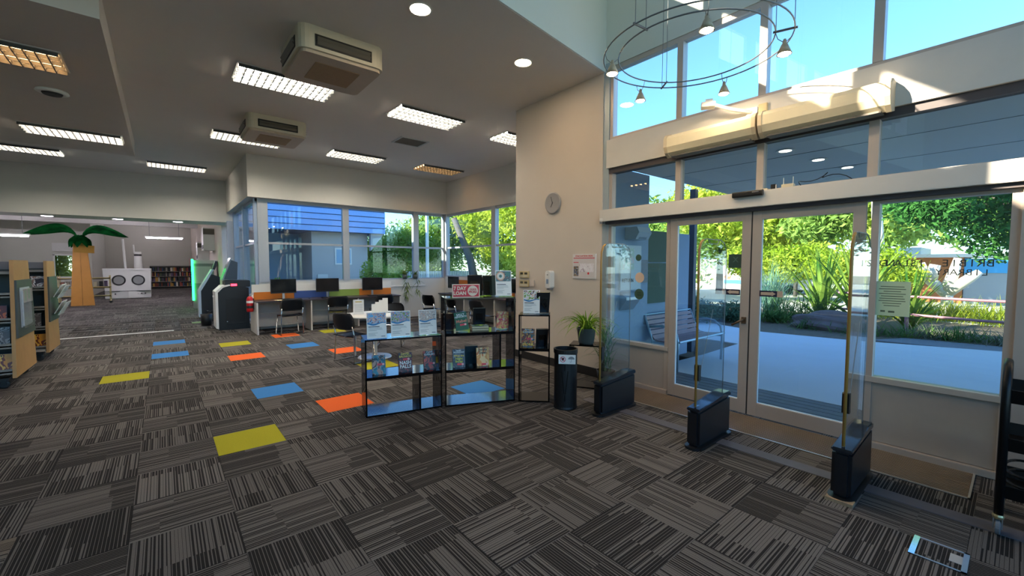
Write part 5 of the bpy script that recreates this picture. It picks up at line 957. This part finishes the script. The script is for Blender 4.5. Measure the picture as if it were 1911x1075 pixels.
for pts in ([(0, 0, 0), (0, 0, .75), (0, .05, .95)], [(0, 0, .8), (0, .45, 1.25), (0, .62, 1.75)], [(0, .4, 1.2), (0, .3, 1.7)], [(0, .03, .9), (0, -.12, 1.5), (0, -.18, 1.9)], [(0, 0, .85), (0, -.5, 1.35), (0, -.65, 1.5)]): MB().tube(pts, [.17 - .04 * k for k in range(len(pts))], 8).build('limb', BRW, bt, smooth=True)
# street buildings
sh1 = thing('mural_wall', 'white street wall with colourful painted mural and dark window', 'wall', (30, 10.8, -.03)); MB().box(0, .4, 0, 6.5, 0, 2.3).build('wall_panel', mat('street_white', '#ded8cf', .8), sh1)
MB().box(-.02, 0, 1.4, 6.2, .4, 2.0).build('mural_print', picture('mural', ['#e6dfd6', '#d8b8a0', '#e9e4dc', '#c96a4a', '#e2dcd2', '#7a9ab8', '#ece6de'], 2.2), sh1); MB().box(-.03, 0, .1, .9, .7, 2.0).build('dark_window', mat('window_dark', '#3a3f48', .3), sh1); MB().box(-.04, 0, 1.0, 2.4, .35, .6).build('blue_panel', mat('panel_sky', '#3f9ad2', .6), sh1); MB().box(-.06, 0, 0, 4.2, 2.05, 2.3).build('fascia', mat('fascia_blue', '#4a6aa0', .6), sh1); MB().box(-.3, 1, -.2, 6.7, 2.3, 2.4).build('roof_edge', WHITE, sh1)
sh2 = thing('shop_building', 'pale low shop with white awning beyond the street trees', 'building', (32, 3.6, -.03)); MB().box(0, 4, 0, 6.5, 0, 2.6).build('wall', mat('shop_cream', '#d8d0c2', .8), sh2); MB().box(-1.6, 0, 0, 6.0, 2.0, 2.12).build('awning', WHITE, sh2); MB().box(-1.62, -1.58, 0, 6.0, 1.7, 2.12).build('awning_fascia', mat('awning_white', '#e8e6e0', .6), sh2)
for y in (.5, 2.4, 4.3): MB().box(-.03, 0, y, y + 1.4, .5, 1.7).build('shop_window', mat('window_dark'), sh2)
sh3 = thing('brick_building', 'orange brick building behind the pruned tree', 'building', (26, 1.0, -.03)); MB().box(0, 3, .6, 2.9, 0, 1.95).build('wall', mat('brick_orange', '#a5673c', .85, noise=.2, nscale=3), sh3); MB().box(-.2, 3.2, -2.4, 3.1, 1.95, 2.1).build('roof', mat('roof_white', '#d8d8d4', .6), sh3); MB().box(.1, 3, -2.2, .58, 0, 1.3).build('screen_wall', mat('grey_board', '#8f969c', .6), sh3); MB().box(.05, .1, -2.2, .58, 1.3, 1.9).build('window_strip', mat('panel_sky'), sh3)
for k, (y, c_, lab) in enumerate(((7.6, '#d8d8d8', 'white car parked along the street'), (5.4, '#b9c2ca', 'silver car parked along the street'))):
    t = thing('parked_car', lab, 'car', (27.5, y, -.03), PI / 2); m_ = mat('car_paint_%d' % k, c_, .25, .2)
    MB().prism([(-1.0, .25), (1.0 - .05, .25), (1.0, .6), (.8, .75), (.55, .8), (.25, 1.15), (-.5, 1.18), (-.85, .82), (-1.0, .75)], -.75, .75, 'y').build('body', m_, t, bevel=.04); MB().prism([(.5, .82), (.24, 1.1), (-.45, 1.12), (-.75, .84)], -.76, .76, 'y').build('windows', mat('window_dark'), t)
    for x in (-.6, .6):
        for yy in (-.72, .72): MB().lathe([(.2, -.08), (.26, -.06), (.26, .06), (.2, .08)], n=18, M=T(x, yy, .26) @ RX(PI / 2)).build('wheel', BLACK, t)
# ------------------------------------------------------------------ courtyard beyond the nook windows
S(MB().box(1.9, 17, 11.95, 30, -.2, -.02).build('courtyard', CON), 'paved courtyard outside the nook windows', 'ground')
cb = thing('courtyard_building', 'blue boarded building with grey lower wall across the courtyard', 'building', (2.0, 18, -.03)); WB = mat('blue_weatherboard', '#8db4ea', .6, noise=.04)
wbm = MB().prism([(.0, 0), (-.05, 0), (-.03, .205), (.0, .205)], 0, 5.6, 'x').mesh('weatherboard', WB)
for k in range(9): link(wbm, 'weatherboard', cb, (0, 0, 2.95 + k * .235))
MB().box(0, 5.6, .0, 6, 2.95, 5.1).build('upper_storey', mat('board_shadow_backing', '#3d5274', .8), cb); MB().box(.25, 2.7, 2.6, 2.8, 0, 2.95).build('recess_wall', mat('courtyard_blue', '#9fb2c4', .8), cb); MB().box(2.7, 5.0, .5, 6, 0, 2.95).build('lower_wall', mat('courtyard_grey', '#b9b6b4', .8), cb); MB().box(-.4, .25, .7, 6, 0, 2.95).build('side_wall', mat('courtyard_grey'), cb); MB().prism([(5.0, 2.95), (5.6, 2.95), (5.0, 2.2)], .1, .3, 'y').build('bracket', mat('courtyard_grey'), cb)  # dark backing colour stands for the shadow lines between the boards
cw = MB().box(3.6, 4.3, .47, .5, 1.6, 2.3).build('window', WHITE, cb); MB().box(3.66, 4.24, .46, .47, 1.66, 2.24).build('window_glass', mat('window_sky', '#8fb4d0', .2), cw); MB().box(2.9, 3.3, .46, .5, .5, 1.2).build('meter_box', DWH, cb)
fn = thing('courtyard_fence', 'pale slatted fence at the end of the courtyard', 'fence', (7.4, 20.5, -.03)); fp = MB().box(0, .11, 0, .03, 0, 1.25).mesh('paling', mat('fence_white', '#cdd3d8', .7))
for k in range(46): link(fp, 'paling', fn, (k * .14, 0, 0))
MB().box(0, 6.4, .03, .06, .3, .36).box(0, 6.4, .03, .06, .95, 1.01).build('fence_rail', mat('fence_white'), fn)
MB().tube([(8.6, 16, -.03), (8.6, 16, 3.7)], .07, 10).build('white_pole', WHITE, label='slim white pole in the courtyard', cat='pole')
tree(9.6, 22.5, 5, [(0, 0, 2.4, 1.7, 1.5, 1.2), (1.6, 0, 3.0, 1.6, 1.5, 1.3), (-.9, 0, 1.6, 1.3, 1.2, 1.0)], 11000, .11, LM, BRK, 'rounded leafy tree behind the courtyard fence', .12, seed=11)
tree(13.5, 23, 7.5, [(0, 0, 4.6, 2.0, 2, 1.5), (-.8, 0, 2.6, 1.7, 1.7, 1.1), (1.5, -1, 3.4, 2.0, 2, 1.7)], 12000, .13, LM, BRK, 'tall leafy tree at the courtyard corner', .2, seed=12)
tree(12.0, 17.2, 6.5, [(1.5, 1.6, 4.0, 1.8, 1.8, 1.4), (1.5, -1.5, 4.2, 1.8, 1.8, 1.4), (2.4, .8, 2.2, 1.6, 1.8, 1.1), (1.8, -2.2, 2.0, 1.5, 1.5, 1.0)], 14000, .12, LY, BRK, 'leaning trunk tree with bright leaves outside the side windows', .24, (-.4, 1.5), seed=13, nb=0)
tree(9.5, 25.5, 5, [(-2.5, 0, 1.6, 2.2, 1.2, 1.5), (0, 0, 1.8, 2.2, 1.2, 1.6), (2.5, 0, 1.7, 2.2, 1.2, 1.6), (5, 0, 1.8, 2.2, 1.2, 1.7)], 14000, .12, LM, BRK, 'wide leafy screen of shrubs closing the courtyard view', .1, seed=17)
tree(17.5, 15, 6, [(0, -4.5, 1.8, 1.3, 2.2, 1.7), (0, -1.5, 1.9, 1.3, 2.2, 1.8), (0, 1.5, 1.8, 1.3, 2.2, 1.7), (0, 4.5, 2.0, 1.3, 2.2, 1.8), (.5, 0, 4.4, 1.6, 3.6, 1.5)], 18000, .13, LM, BRK, 'tall leafy hedge beyond the side windows', .12, seed=18)
tree(3.0, 16.6, 1.8, [(0, 0, .7, .5, .5, .45), (.8, .2, .6, .4, .4, .4)], 2200, .06, LM, BRK, 'small garden bush against the courtyard building', .03, seed=14)
tree(-4.4, 33, 3, [(0, 0, 1.9, .8, .8, .8), (-.9, 0, 1.3, .9, .8, .7), (0, .3, 1.0, .8, .8, .5)], 4000, .1, LY, BRK, 'bright tree outside the small far window', .08, seed=16)
tree(6.2, 15.6, 2.6, [(0, 0, 1.3, .6, .6, .6), (.9, .4, 1.0, .7, .6, .6)], 3000, .07, LM, BRK, 'slender shrub in the middle of the courtyard', .03, seed=15)
